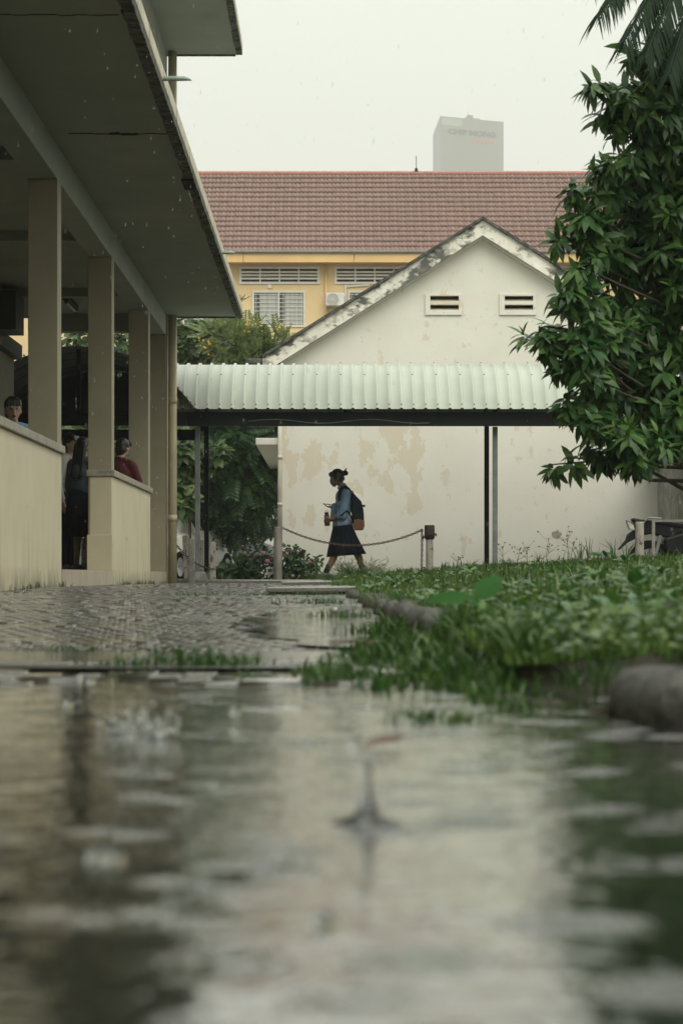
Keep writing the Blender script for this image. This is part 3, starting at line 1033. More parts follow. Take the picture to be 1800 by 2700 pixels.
for yy in (34.62, 38.4):
    MB().box(AX - 1.55, AX + 1.5499, yy, yy + 0.08, 2.33, 2.50).build('tie', 'dark_metal', va)
    MB().box(AX - 0.03, AX + 0.03, yy + 0.01, yy + 0.07, 2.5005, 3.42).build('king_post', 'dark_metal', va)
    for s in (-1, 1):
        if s < 0:
            MB().box(AX + s * 1.6 - 0.04, AX + s * 1.6 + 0.04, yy, yy + 0.08, 0.02, 2.3345).build('post', 'dark_metal', va)
MB().prism([(AX + (AR + .004) * math.sin(a), AZc + (AR + .004) * math.cos(a)) for a in np.linspace(-am, am, 40)], 38.505, 38.55).build('end_panel', 'vault_sheet', va)

# ================================================================== WHITE GABLED HOUSE
HD = 40.0
hs = thing('gable_house', 'white gabled house with peeling paint behind the covered walk', 'house', (2.4, 44, 0.03))


def xz(x, y, d):
    p = P(x, y, d)
    return (p.x, p.z)


apex = xz(1270, 626, HD)
hl, hr = -0.84, 5.82
slope = 0.628
cx = apex[0]
zL = apex[1] - slope * (cx - hl)
zR = apex[1] - slope * (hr - cx)
vents = []
for x0 in (1134, 1330):
    for ya, yb in ((780, 794), (803.5, 817.5)):
        a, b = xz(x0, ya, HD), xz(x0 + 75, yb, HD)
        vents.append([(a[0], b[1]), (b[0], b[1]), (b[0], a[1]), (a[0], a[1])])
MB().plate([(hl, 0.0), (hr, 0.0), (hr, zR), apex, (hl, zL)], vents, HD, HD + 0.16).build('front_wall', 'house_wall', hs)
MB().box(hl, hl + 0.16, HD + 0.1605, HD + 9, 0, zL - 0.02).build('side_wall', 'house_wall', hs)
MB().box(hr - 0.16, hr, HD + 0.1605, HD + 9, 0, zR - 0.02).build('side_wall', 'house_wall', hs)
MB().prism([(hl, 0.0), (hr, 0.0), (hr, zR + .25), (apex[0], apex[1] + .25), (hl, zL + .25)], HD + 9.001, HD + 9.15).build('back_wall', 'house_wall', hs)
for x0 in (1134, 1330):
    fr = []
    f0, f1 = xz(x0 - 14, 774, HD), xz(x0 + 83, 830.5, HD)
    hh = vents[0:2] if x0 == 1134 else vents[2:4]
    vt = MB().plate([(f0[0], f1[1]), (f1[0], f1[1]), (f1[0], f0[1]), (f0[0], f0[1])], hh, HD - 0.03, HD - 0.0005).build('vent', 'house_wall', hs, bevel=0.004)
    for h in hh:
        zlo, zhi = h[0][1], h[2][1]
        MB().hexa([(h[0][0], HD + 0.0, zlo - 0.001), (h[1][0], HD + 0.0, zlo - 0.001), (h[1][0], HD + 0.10, zlo + 0.035), (h[0][0], HD + 0.10, zlo + 0.035),
                   (h[0][0], HD + 0.0, zlo + 0.012), (h[1][0], HD + 0.0, zlo + 0.012), (h[1][0], HD + 0.10, zlo + 0.05), (h[0][0], HD + 0.10, zlo + 0.05)]).build('slat', 'plinth_paint', vt)
# roof slabs with the thick weathered verge
vt_ = 0.20
for s in (-1, 1):
    xe = hl - 0.30 if s < 0 else hr + 0.25
    ze = apex[1] - slope * abs(xe - cx)
    lo, hi = 0.03, 0.27
    m_ = MB()
    N = 26
    for i in range(N):                      # the verge in short cast lengths, edges slightly broken
        t0, t1 = i / N, (i + 1) / N
        xa, xb = cx + (xe - cx) * t0, cx + (xe - cx) * t1
        za, zb = apex[1] + (ze - apex[1]) * t0, apex[1] + (ze - apex[1]) * t1
        j = random.uniform(-0.012, 0.012)
        m_.hexa([(xa, HD - 0.22 + j, za + lo - 0.02), (xb, HD - 0.22 + j, zb + lo - 0.02), (xb, HD + 0.05, zb + lo), (xa, HD + 0.05, za + lo),
                 (xa, HD - 0.20, za + hi + j), (xb, HD - 0.20, zb + hi + j), (xb, HD + 0.05, zb + hi), (xa, HD + 0.05, za + hi)])
    m_.build('verge', 'verge_paint', hs)
    MB().hexa([(cx, HD - 0.26, apex[1] + hi + .001), (xe, HD - 0.26, ze + hi + .001), (xe, HD + 9.3, ze + hi + .001), (cx, HD + 9.3, apex[1] + hi + .001),
               (cx, HD - 0.26, apex[1] + hi + 0.05), (xe, HD - 0.26, ze + hi + 0.05), (xe, HD + 9.3, ze + hi + 0.05), (cx, HD + 9.3, apex[1] + hi + 0.05)]).build('roof', 'mould', hs)
    MB().hexa([(cx, HD - 0.10, apex[1] - 0.03), (xe + s * -.25, HD - 0.10, ze - 0.03 + .16), (xe + s * -.25, HD - 0.0005, ze - 0.03 + .16), (cx, HD - 0.0005, apex[1] - 0.03),
               (cx, HD - 0.10, apex[1] + 0.028), (xe + s * -.25, HD - 0.10, ze + 0.028 + .16), (xe + s * -.25, HD - 0.0005, ze + .188), (cx, HD - 0.0005, apex[1] + 0.028)]).build('moulding', 'white_paint', hs)
# eave slab at the left foot of the gable, awning slab below it, drainpipe at the corner
MB().box(-1.42, hl - 0.002, HD - 0.15, HD + 9, zL - 0.02, zL + 0.07).build('eave_slab', 'mould', hs, bevel=0.015)
aw_ = MB().box(-1.26, hl - 0.002, HD, HD + 9, 2.34, 2.455).build('awning_slab', 'white_paint', hs, bevel=0.01)
m_ = MB()
px_ = (738.5 - VX) / F * (HD - 0.08)
m_.tube([(px_, HD - 0.08, 0.0), (px_, HD - 0.08, zL - 0.03)], 0.037, 14)
dp = m_.build('drainpipe', 'white_pipe', hs, smooth=True)
for zz in (0.5, 1.32, 2.1):
    MB().tube([(px_, HD - 0.08, zz), (px_, HD - 0.08, zz + 0.06)], 0.042, 14).build('collar', 'white_pipe', dp, smooth=True)
# a round repair patch on the wall
pc = P(1467, 1410, HD)
MB().add([(pc.x + 0.075 * r_ * math.cos(a), HD - 0.004, pc.z + 0.075 * r_ * math.sin(a)) for a, r_ in ((2 * math.pi * i / 14, random.uniform(0.75, 1.2)) for i in range(14))], [tuple(range(14))]).build('repair_patch', 'cap_concrete', hs)

# lean-to shed coming forward at the right end of the house
sh = thing('lean_to_shed', 'grey stained shed wall with corrugated roof edge at the right of the house', 'shed', (5.6, 38, 0.4))
xs0 = (1733 - VX) / F * HD
MB().box(xs0, xs0 + 0.15, 31.0, HD - 0.001, 0.2, 2.2).build('wall', 'footing', sh)
m_ = MB()
vs, fs = [], []
nn = 120
for i in range(nn + 1):
    yy = 30.6 + (HD + 0.1 - 30.6) * i / nn
    zz = 0.022 * math.sin(i * math.pi / 2)
    vs += [(xs0 - 0.22, yy, 2.20 + zz), (xs0 + 2.4, yy, 2.75 + zz)]
for i in range(nn):
    fs.append((2 * i, 2 * i + 1, 2 * i + 3, 2 * i + 2))
m_.add(vs, fs).build('corrugated_roof', 'grey_metal', sh)
MB().box(xs0 - 0.16, xs0 - 0.1, 30.8, HD - 0.3, 2.10, 2.18).build('roof_rail', 'dark_metal', sh)
for yy in (33, 36, 38.5):
    MB().tube([(xs0 - 0.13, yy, 2.10), (xs0 + 0.0, yy, 1.95)], 0.018, 8).build('bracket', 'dark_metal', sh)

# ================================================================== YELLOW BUILDING
YD = 100.0
yb = thing('yellow_building', 'long yellow building with pinkish red tiled roof and white louvred vents', 'building', (2, 104, 0.03))


def rect(x0, x1, y0, y1, d):
    a, b = xz(x0, y1, d), xz(x1, y0, d)
    return [(a[0], a[1]), (b[0], a[1]), (b[0], b[1]), (a[0], b[1])]


BAY = 251.0
holes, vent_r, win_r = [], [], []
for k in range(-1, 4):
    o_ = k * BAY
    vent_r.append(rect(635 + o_, 838 + o_, 707, 744, YD))
    win_r.append(rect(668.7 + o_, 801 + o_, 770, 858, YD))
win_r[2] = rect(921, 1053, 770, 858, YD)
holes = [[p for p in r_] for r_ in vent_r + win_r]
zEave = P(0, 690, YD).z
MB().plate([(-13.5, 0), (15.5, 0), (15.5, zEave + 0.1), (-13.5, zEave + 0.1)], holes, YD, YD + 0.25).build('facade', 'yellow_paint', yb)
MB().box(-13.5, -13.2, YD + 0.2505, YD + 11, 0, zEave).build('end_wall', 'yellow_paint', yb)
MB().box(15.2, 15.5, YD + 0.2505, YD + 11, 0, zEave).build('end_wall', 'yellow_paint', yb)
MB().box(-13.2, 15.2, YD + 4, YD + 4.2, 0, zEave).build('inner_partition', 'inner_wall', yb)
MB().box(-13.5, 15.5, YD + 0.2505, YD + 11, zEave + 0.101, zEave + 0.3).build('attic_floor', 'inner_wall', yb)
# fascia band and soffit
f0, f1 = P(0, 691, 99.2), P(0, 665.5, 99.2)
for xa, xb in ((-14.2, -8.0), (-7.98, -3.65), (-3.63, 0.9), (0.92, 5.2), (5.22, 10.0), (10.02, 16.2)):
    MB().box(xa, xb, 99.2, 99.32, f0.z, f1.z + 0.06).build('fascia', 'yellow_band', yb, bevel=0.01)
MB().box(-14.2, 16.2, 99.3205, YD + 0.0, f0.z + 0.04, f0.z + 0.09).build('soffit', 'yellow_band', yb)
MB().tube([(-14.2, 99.14, f1.z + 0.03), (16.2, 99.14, f1.z + 0.03)], 0.06, 10).build('gutter', 'grey_metal', yb)
for r_ in vent_r:
    (xa, za), (xb, zb) = r_[0], r_[2]
    e = 0.07
    outer = [(xa - e, za - e), (xb + e, za - e), (xb + e, zb + e), (xa - e, zb + e)]
    w = (xb - xa) / 4
    hs_ = [[(xa + i * w + 0.03, za + .02), (xa + (i + 1) * w - 0.03, za + .02), (xa + (i + 1) * w - 0.03, zb - .02), (xa + i * w + 0.03, zb - .02)] for i in range(4)]
    vt = MB().plate(outer, hs_, YD - 0.06, YD - 0.0005).build('vent', 'white_paint', yb)
    for i in range(4):
        for j in range(3):
            zz = za + 0.02 + (zb - za - 0.04) * (j + 1) / 4
            MB().box(xa + i * w + 0.0305, xa + (i + 1) * w - 0.0305, YD - 0.05, YD + 0.08, zz - 0.036, zz + 0.036).build('slat', 'white_paint', vt)
for r_ in win_r:
    (xa, za), (xb, zb) = r_[0], r_[2]
    e = 0.06
    xm = (xa + xb) / 2
    wn_ = MB().plate([(xa - e, za - e), (xb + e, za - e), (xb + e, zb + e), (xa - e, zb + e)],
                     [[(xa + .02, za + .02), (xm - .03, za + .02), (xm - .03, zb - .02), (xa + .02, zb - .02)], [(xm + .03, za + .02), (xb - .02, za + .02), (xb - .02, zb - .02), (xm + .03, zb - .02)]],
                     YD - 0.05, YD - 0.0005).build('window', 'white_paint', yb)
    for p, q in ((xa, xm), (xm, xb)):
        MB().box(p + 0.021, q - 0.021, YD + 0.06, YD + 0.075, za + 0.021, zb - 0.021).build('pane', 'window_glass', wn_)
        MB().box(p + 0.021 + 0.22 * (q - p), q - 0.031, YD + 0.02, YD + 0.045, za + 0.03, zb - 0.03).build('curtain', 'curtain', wn_)
    g = MB()
    for i in range(8):
        zz = za + (zb - za) * (i + 0.5) / 8
        g.box(xa + 0.021, xb - 0.021, YD - 0.02, YD - 0.005, zz - 0.010, zz + 0.010)
    for i in range(11):
        xx = xa + (xb - xa) * (i + 0.5) / 11
        g.box(xx - 0.008, xx + 0.008, YD - 0.019, YD - 0.006, za + 0.022, zb - 0.022)
    g.build('grille', 'white_paint', wn_)
# pipes, junction box, air conditioner
pp = P(859.5, 0, YD).x
MB().tube([(pp, YD - 0.08, P(0, 900, YD).z), (pp, YD - 0.08, f0.z)], 0.055, 12).build('downpipe', 'yellow_band', yb, smooth=True)
jb = P(711, 755, YD)
MB().box(jb.x - 0.08, jb.x + 0.08, YD - 0.06, YD - 0.0005, jb.z - 0.08, jb.z + 0.08).build('junction_box', 'white_paint', yb, bevel=0.01)
tr0, tr1 = P(911, 805, YD), P(974, 753, YD)
m_ = MB()
m_.box(tr0.x - 0.035, tr0.x + 0.035, YD - 0.08, YD - 0.0005, tr0.z, tr1.z + 0.035)
m_.hexa([(tr0.x + 0.0355, YD - 0.08, tr1.z - 0.07), (tr1.x, YD - 0.08, tr1.z), (tr1.x, YD - .001, tr1.z), (tr0.x + 0.0355, YD - .001, tr1.z - 0.07),
         (tr0.x + 0.0355, YD - 0.08, tr1.z + 0.0), (tr1.x, YD - 0.08, tr1.z + 0.07), (tr1.x, YD - .001, tr1.z + 0.07), (tr0.x + 0.0355, YD - .001, tr1.z + 0.0)])
m_.build('pipe_trunking', 'white_paint', yb)
a0, a1 = P(858.5, 805, YD - 0.5), P(908, 771, YD - 0.5)
ac = thing('air_conditioner', 'white air conditioner outdoor unit on the yellow wall beside a pipe', 'air conditioner', (a0.x + 0.4, YD - 0.3, a0.z))
MB().box(a0.x, a1.x, YD - 0.5, YD - 0.16, a0.z, a1.z).build('casing', 'ac_white', ac, bevel=0.02)
fc = Vector((a0.x + 0.29, YD - 0.505, (a0.z + a1.z) / 2))
m_ = MB()
for rr_ in (0.24, 0.19, 0.14, 0.09, 0.04):
    m_.tube([(fc.x + rr_ * math.cos(2 * math.pi * i / 24), fc.y - 0.012, fc.z + rr_ * math.sin(2 * math.pi * i / 24)) for i in range(25)], 0.012, 6)
for i in range(6):
    a = math.pi * i / 6
    m_.tube([(fc.x - .24 * math.cos(a), fc.y - .012, fc.z - .24 * math.sin(a)), (fc.x + .24 * math.cos(a), fc.y - .012, fc.z + .24 * math.sin(a))], 0.008, 6)
m_.build('fan_guard', 'ac_white', ac)
MB().tube([(fc.x, fc.y - 0.004, fc.z), (fc.x, fc.y + 0.003, fc.z)], 0.25, 24).build('fan_opening', 'ac_grille', ac)
for xx in (a0.x + 0.12, a1.x - 0.12):
    MB().box(xx - 0.02, xx + 0.02, YD - 0.5, YD - 0.0005, a0.z - 0.05, a0.z - 0.001).build('bracket', 'ac_grille', ac)

# tiled roof
ANG = R(38)
e0 = Vector((0, 99.15, P(0, 664, 99.15).z))
NR, TW, TL = 16, 0.342, 0.413
SL = NR * TL
seg = 8
tv, tf = [], []
for yy, zoff, lip in ((0, 0.060, 0), (0.0, 0.060, -1), (TL + 0.05, -0.004, 0)):
    for i in range(seg + 1):
        u = i / seg
        wv = 0.036 * math.cos(2 * math.pi * u * 2)
        tv.append((u * TW, yy, zoff + wv + (-0.033 if lip else 0)))
k1 = seg + 1
for i in range(seg):
    tf.append((k1 + i, k1 + i + 1, i + 1, i))
    tf.append((i, i + 1, 2 * k1 + i + 1, 2 * k1 + i))
tv, tf = np.array(tv), np.array(tf)
tile_me = npmesh('roof_tile', tv, tf)
tile_me.materials.append(MATS['roof_tile'])
Rt = np.array(Matrix.Rotation(ANG, 3, 'X'))
tsp = []
for r_ in range(NR):
    xx = -14.3
    while xx < 16.2:
        tsp.append((xx, r_))
        xx += TW
tsp = np.array(tsp)
tpos = np.stack([tsp[:, 0], e0.y + tsp[:, 1] * TL * math.cos(ANG), e0.z + tsp[:, 1] * TL * math.sin(ANG)], -1)
tpos += rng.normal(0, 0.003, tpos.shape)
sx = VX + tpos[:, 0] / tpos[:, 1] * F
inview = (sx > 610 + (tsp[:, 1] < 2) * 0) & (sx < 1010)
cand = np.argsort(tsp[:, 1] + np.where(inview, 0, 50), kind='stable')
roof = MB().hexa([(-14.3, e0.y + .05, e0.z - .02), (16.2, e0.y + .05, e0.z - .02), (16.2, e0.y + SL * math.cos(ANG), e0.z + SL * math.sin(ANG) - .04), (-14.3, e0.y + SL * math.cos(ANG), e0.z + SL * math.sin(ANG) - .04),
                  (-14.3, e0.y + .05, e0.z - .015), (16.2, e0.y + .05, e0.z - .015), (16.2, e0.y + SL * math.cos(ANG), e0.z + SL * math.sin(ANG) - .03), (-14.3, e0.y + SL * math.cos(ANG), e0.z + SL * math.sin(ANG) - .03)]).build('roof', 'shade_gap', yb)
for i in cand[:300]:
    o = bpy.data.objects.new('roof_tile', tile_me)
    COL.objects.link(o)
    o.parent = roof
    o.location = Vector(tpos[i]) - WL[yb]
    o.rotation_euler = (ANG, 0, 0)
rest = cand[300:]
Vt, Ft = scatter(tv, tf, np.repeat(Rt[None], len(rest), 0), tpos[rest] - np.array(WL[yb]))
tag(link_mesh('tile_field', npmesh('tile_field', Vt, Ft), 'roof_tile', roof), kind='stuff')
rz_, ry_ = e0.z + SL * math.sin(ANG), e0.y + SL * math.cos(ANG)
rm = MB()
rm.tube([(0, 0, 0), (0.02, 0, 0), (0.29, 0, 0), (0.30, 0, 0)], [0.10, 0.115, 0.105, 0.09], 10)
ridge_me = rm.mesh('ridge_tile')
ridge_me.materials.append(MATS['ridge_clay'])
xx = -14.3
while xx < 16.2:
    o = bpy.data.objects.new('ridge_tile', ridge_me)
    COL.objects.link(o)
    o.parent = roof
    o.location = Vector((xx, ry_, rz_ + 0.02)) - WL[yb]
    xx += 0.295
# rear slope
MB().hexa([(-14.3, ry_ + .01, rz_ - .06), (16.2, ry_ + .01, rz_ - .06), (16.2, ry_ + 5.4, rz_ - 4.1), (-14.3, ry_ + 5.4, rz_ - 4.1),
           (-14.3, ry_ + .01, rz_ - .02), (16.2, ry_ + .01, rz_ - .02), (16.2, ry_ + 5.4, rz_ - 4.06), (-14.3, ry_ + 5.4, rz_ - 4.06)]).build('rear_roof', 'roof_tile', yb)
lr = thing('lightning_rod', 'thin lightning rod standing on the tiled ridge', 'lightning rod', (P(1097, 0, ry_).x, ry_, rz_ + 0.12))
lx = WL[lr].x
MB().tube([(lx, ry_, rz_ + 0.24), (lx, ry_, rz_ + 0.78)], 0.018, 8).build('rod', 'grey_metal', lr)
MB().lathe((lx, ry_, rz_ + 0.10), [(0.10, 0), (0.10, 0.03), (0.06, 0.06), (0.07, 0.13), (0.03, 0.16)], 12).build('base', 'dark_metal', lr)

# ================================================================== DISTANT TOWER
tw = thing('office_tower', 'grey office tower fading into the haze above the tiled ridge', 'tower', P(1240, 1514, 1430))
zt = CAMZ + 1209 * 1400 / F
A_ = Vector(((1160 - VX) / F * 1400, 1400, 0))
B_ = Vector(((1327 - VX) / F * 1418, 1418, 0))
C_ = Vector(((1141 - VX) / F * 1460, 1460, 0))
D_ = B_ + (C_ - A_)


def prism_pts(pts, z0, z1, off=Vector((0, 0, 0))):
    return [Vector((p.x, p.y, z0)) for p in pts] + [Vector((p.x, p.y, z1)) for p in pts]


MB().hexa(prism_pts([A_, B_, D_, C_], 0.0, zt - 0.4)).build('shaft', 'tower_panel', tw)
MB().hexa(prism_pts([A_, B_, D_, C_], zt - 0.4, zt)).build('parapet', 'tower_panel', tw)
ab = (B_ - A_)
nrm = Vector((ab.y, -ab.x, 0)).normalized()
pA = A_ + ab * 0.03 + nrm * 0.03
pB = A_ + ab * 0.34 + nrm * 0.03
MB().hexa(prism_pts([pA, pB, pB - nrm * .02, pA - nrm * .02], zt - 4.8, zt - 1.0)).build('parapet_panel', 'tower_pale', tw)
c0, c1 = A_ + ab * 0.40, A_ + ab * 0.64
MB().hexa(prism_pts([c0 + (C_ - A_) * .1, c1 + (C_ - A_) * .1, c1 + (C_ - A_) * .6, c0 + (C_ - A_) * .6], zt, zt + 1.8)).build('plant_room', 'tower_panel', tw)
c0, c1 = A_ + ab * 0.44, A_ + ab * 0.53
MB().hexa(prism_pts([c0 + (C_ - A_) * .1, c1 + (C_ - A_) * .1, c1 + (C_ - A_) * .5, c0 + (C_ - A_) * .5], zt + 1.801, zt + 3.4)).build('plant_room', 'tower_panel', tw)

def text_mesh(s, size, name):
    cu = bpy.data.curves.new('t', 'FONT')
    cu.body = s
    cu.size = size
    cu.extrude = 0.08
    cu.offset = 0.06
    t = bpy.data.objects.new('t', cu)
    COL.objects.link(t)
    dg = bpy.context.evaluated_depsgraph_get()
    me = bpy.data.meshes.new_from_object(t.evaluated_get(dg))
    bpy.data.objects.remove(t)
    me.name = name
    return me


ang = math.atan2(ab.y, ab.x)
for s, x0, x1, y0, y1, m__ in (('CHIP MONG', 1180, 1306, 342, 357, 'sign_dark'), ('COMMERCIAL BANK', 1238, 1303, 365, 373.5, 'sign_orange')):
    me = text_mesh(s, 1.0, 'sign')
    co = np.array([v.co[:] for v in me.vertices])
    mn, mx_ = co.min(0), co.max(0)
    t0 = (x0 - 1160) / 167.0
    t1 = (x1 - 1160) / 167.0
    W = ab.length * (t1 - t0)
    Hh = (y1 - y0) / F * 1408
    M = Matrix.Translation(A_ + ab * t0 + nrm * 0.12 + Vector((0, 0, CAMZ + (VY - y1) / F * 1408)) - WL[tw]) @ Matrix.Rotation(ang, 4, 'Z') @ Matrix.Rotation(R(90), 4, 'X') @ Matrix.Diagonal((W / (mx_[0] - mn[0]), Hh / (mx_[1] - mn[1]), 1, 1)) @ Matrix.Translation((-mn[0], -mn[1], 0))
    me.transform(M)
    link_mesh('sign', me, m__, tw)

# a low house with a red roof, far behind the trees
rh = thing('red_roof_house', 'small white house with red roof behind the dark tree', 'house', (-3, 92, 0.03))
p0, p1 = P(560, 1290, 90), P(790, 1290, 90)
MB().box(p0.x, p1.x, 90, 95, 0, p0.z).build('wall', 'white_paint', rh)
MB().hexa([(p0.x - .3, 89.5, p0.z - .1), (p1.x + .3, 89.5, p0.z - .1), (p1.x + .3, 92.5, p0.z + 1.3), (p0.x - .3, 92.5, p0.z + 1.3),
           (p0.x - .3, 89.5, p0.z + .03), (p1.x + .3, 89.5, p0.z + .03), (p1.x + .3, 92.5, p0.z + 1.42), (p0.x - .3, 92.5, p0.z + 1.42)]).build('roof', 'old_red_roof', rh)
for xp in (600, 660, 715):
    q = P(xp, 1380, 89.99)
    f_ = MB().box(q.x - .4, q.x + .4, 89.95, 89.999, q.z - .5, q.z + .55).build('window', 'white_paint', rh)
    MB().box(q.x - .34, q.x + .34, 89.93, 89.9495, q.z - .44, q.z + .49).build('pane', 'window_glass', f_)

# white pole standing beyond the vaulted arm
q = P(209, 1500, 56)
po = thing('utility_pole', 'pale round pole seen between the corridor pillars', 'pole', (q.x, 56, 0.03))
MB().tube([(q.x, 56, 0.0), (q.x, 56, 4.0), (q.x, 56, 9.0)], [0.05, 0.046, 0.036], 14).build('shaft', 'pole_paint', po, smooth=True)
MB().tube([(q.x, 56, 0.0), (q.x, 56, 0.25)], 0.09, 14).build('base', 'pole_paint', po, smooth=True)

# ================================================================== HAZE
hz_me = MB().box(-1600, 1600, -1600, 1600, -1.2, 285)
hz_o = hz_me.build('haze', None)
hm = bpy.data.materials.new('haze_air')
hm.use_nodes = True
hn, hl_ = hm.node_tree.nodes, hm.node_tree.links
hn.clear()
ho = hn.new('ShaderNodeOutputMaterial')
hv = hn.new('ShaderNodeVolumePrincipled')
hv.inputs['Color'].default_value = (0.93, 0.94, 0.88, 1)
hv.inputs['Density'].default_value = 0.0006
hl_.new(hv.outputs[0], ho.inputs['Volume'])
hz_o.data.materials.append(hm)
tag(hz_o, kind='stuff')


# ================================================================== PLANTS
def leaf_mesh(w, rows=(0.16, 0.42, 0.72), wid=(0.75, 1.0, 0.7), curve=0.22, fold=0.12):
    v = [(0, 0, 0)]
    for t, ww in zip(rows, wid):
        x = w * ww
        zc_ = -curve * t * t
        v += [(-x, t, zc_ + fold * x), (0, t, zc_), (x, t, zc_ + fold * x)]
    v.append((0, 1.0, -curve * 1.05))
    f3, f4 = [], []
    f3 += [(0, 2, 1), (0, 3, 2)]
    for r_ in range(len(rows) - 1):
        a = 1 + 3 * r_
        f4 += [(a, a + 1, a + 4, a + 3), (a + 1, a + 2, a + 5, a + 4)]
    a = 1 + 3 * (len(rows) - 1)
    e = len(v) - 1
    f3 += [(a, a + 1, e), (a + 1, a + 2, e)]
    return np.array(v, float), [np.array(f3), np.array(f4)]


def frames(dirs, ups):
    """3x3 matrices with +Y along dirs and +Z near ups."""
    d = dirs / np.linalg.norm(dirs, axis=1, keepdims=True)
    x = np.cross(d, ups)
    nx_ = np.linalg.norm(x, axis=1, keepdims=True)
    x = np.where(nx_ < 1e-4, np.array([[1.0, 0, 0]]), x / np.maximum(nx_, 1e-4))
    z = np.cross(x, d)
    return np.stack([x, d, z], -1)


def unit(n):
    v = rng.normal(size=(n, 3))
    return v / np.linalg.norm(v, axis=1, keepdims=True)


def in_blobs(blobs, n, shell=0.55):
    b = np.array(blobs, float)
    w = b[:, 3] ** 2
    k = rng.choice(len(b), n, p=w / w.sum())
    u = unit(n)
    r = (shell + (1 - shell) * rng.random(n) ** 0.6)
    r = np.where(rng.random(n) < 0.25, rng.random(n), r)
    return b[k, :3] + u * (b[k, 3] * r)[:, None], u, k


# ---------------------------------------------------------------- the big broad-leaved tree on the right
TD = 18.0
pxs = [(1650, 265, 75), (1710, 330, 115), (1630, 405, 65), (1590, 480, 60), (1720, 500, 130), (1570, 600, 60), (1650, 650, 115), (1770, 700, 140), (1535, 700, 50),
       (1565, 840, 95), (1440, 890, 36), (1385, 893, 20), (1660, 880, 140), (1545, 990, 58), (1760, 1000, 130), (1630, 1050, 110), (1560, 1110, 45), (1645, 1165, 65),
       (1495, 1205, 30), (1452, 1225, 18), (1575, 1205, 45), (1690, 1195, 50), (1780, 1070, 65), (1530, 560, 28), (1500, 500, 24), (1580, 300, 28), (1565, 225, 26), (1480, 630, 26), (1500, 780, 36), (1455, 860, 26), (1500, 905, 45), (1480, 960, 30), (1500, 1060, 34), (1530, 930, 60),
       (1870, 480, 220), (1950, 780, 240), (1890, 300, 120), (2020, 520, 260), (1960, 1000, 150), (1770, 1130, 50), (1735, 1175, 42), (1820, 1120, 70), (1735, 165, 45), (1790, 190, 50), (1665, 125, 30), (1690, 140, 40), (1760, 110, 60), (1740, 225, 60)]
blobs = []
for x, y, r in pxs:
    dd = TD + random.uniform(-0.25, 0.25) + (0.5 if r > 100 else 0.0)
    p = P(x, y, dd)
    blobs.append((p.x, p.y, p.z, r / F * dd))
mt = thing('broadleaf_tree', 'large dark green broad leaved tree with drooping leaf whorls over the lawn', 'tree', (3.15, 18.6, 0.42))
trunk_top = Vector((3.0, 18.6, 3.4))
MB().tube([(3.2, 18.6, 0.3), (3.15, 18.6, 1.2), (3.05, 18.62, 2.2), trunk_top, (3.1, 18.7, 4.6)], [0.15, 0.12, 0.105, 0.09, 0.04], 12).build('trunk', 'bark', mt, smooth=True)
br = MB()
for b in blobs:
    c = Vector(b[:3])
    h = min(4.3, max(0.9, c.z - 0.25 - 0.25 * abs(c.x - 3.0)))
    s0 = Vector((3.1, 18.6, h))
    w1, w2 = random.uniform(-.12, .12), random.uniform(-.12, .12)
    br.tube([s0, s0.lerp(c, .25) + Vector((0, .18 + w1 * .4, w1)), s0.lerp(c, .5) + Vector((0, .15, w2)), s0.lerp(c, .8) + Vector((0, .05, -w1 * .6)), c], [0.024, 0.018, 0.013, 0.008, 0.005], 7)
brn = br.build('branch', 'bark', mt, smooth=True)
tip, ax, kb = in_blobs(blobs, 2100, 0.5)
bl = np.array(blobs)
axis = ax * 0.8 + np.array([-0.35, -0.35, 0.45])
axis += 0.35 * unit(len(tip))
axis /= np.linalg.norm(axis, axis=1, keepdims=True)
LM, LT, LY = [], [], []
for i in range(len(tip)):
    nl = int(rng.integers(8, 13))
    young = rng.random() < 0.17
    a = axis[i]
    u1 = np.cross(a, [0.3, 0.2, 1.0])
    u1 /= np.linalg.norm(u1)
    u2 = np.cross(a, u1)
    ph0 = rng.random() * 6.28
    for j in range(nl):
        ph = ph0 + j * 2.4
        op = R(rng.uniform(45, 95))
        if young and j < 4:
            op = R(rng.uniform(15, 45))
        d = a * math.cos(op) + (u1 * math.cos(ph) + u2 * math.sin(ph)) * math.sin(op)
        d[2] -= rng.uniform(0.35, 0.9) if not (young and j < 4) else 0.0
        d /= np.linalg.norm(d)
        L = rng.uniform(0.10, 0.185) * (0.75 if young and j < 4 else 1.0)
        up = a * 0.7 + np.array([0, -0.25, 0.7]) + 0.25 * rng.normal(size=3)
        M = frames(d[None], up[None])[0] * L
        LM.append(M)
        LT.append(tip[i] - a * (j * 0.006) + d * 0.01)
        LY.append(1 if (young and j < 5) else 0)
LM, LT, LY = np.array(LM), np.array(LT), np.array(LY)
lv, lf = leaf_mesh(0.165, curve=0.30)
leaf_mes = []
for m_name in ('mango_leaf', 'young_leaf'):
    me = npmesh('leaf', lv, lf)
    me.materials.append(MATS[m_name])
    leaf_mes.append(me)
lsx = VX + LT[:, 0] / LT[:, 1] * F
lsy = VY - (LT[:, 2] - CAMZ) / LT[:, 1] * F
onscr = (lsx < 1800) & (lsy > 0) & (lsx > 1280)
front = LT[:, 1] - bl[np.repeat(kb, 1), 1].mean() * 0
score = LT[:, 1] + np.where(onscr, 0, 100) + rng.normal(0, 0.12, len(LT)) - 0.0012 * (1800 - lsx)
od = np.argsort(score)
for i in od[:300]:
    o = bpy.data.objects.new('leaf', leaf_mes[LY[i]])
    COL.objects.link(o)
    o.parent = mt
    M4 = Matrix(LM[i].tolist()).to_4x4()
    M4.translation = Vector(LT[i]) - WL[mt]
    o.matrix_local = M4
rest = od[300:]
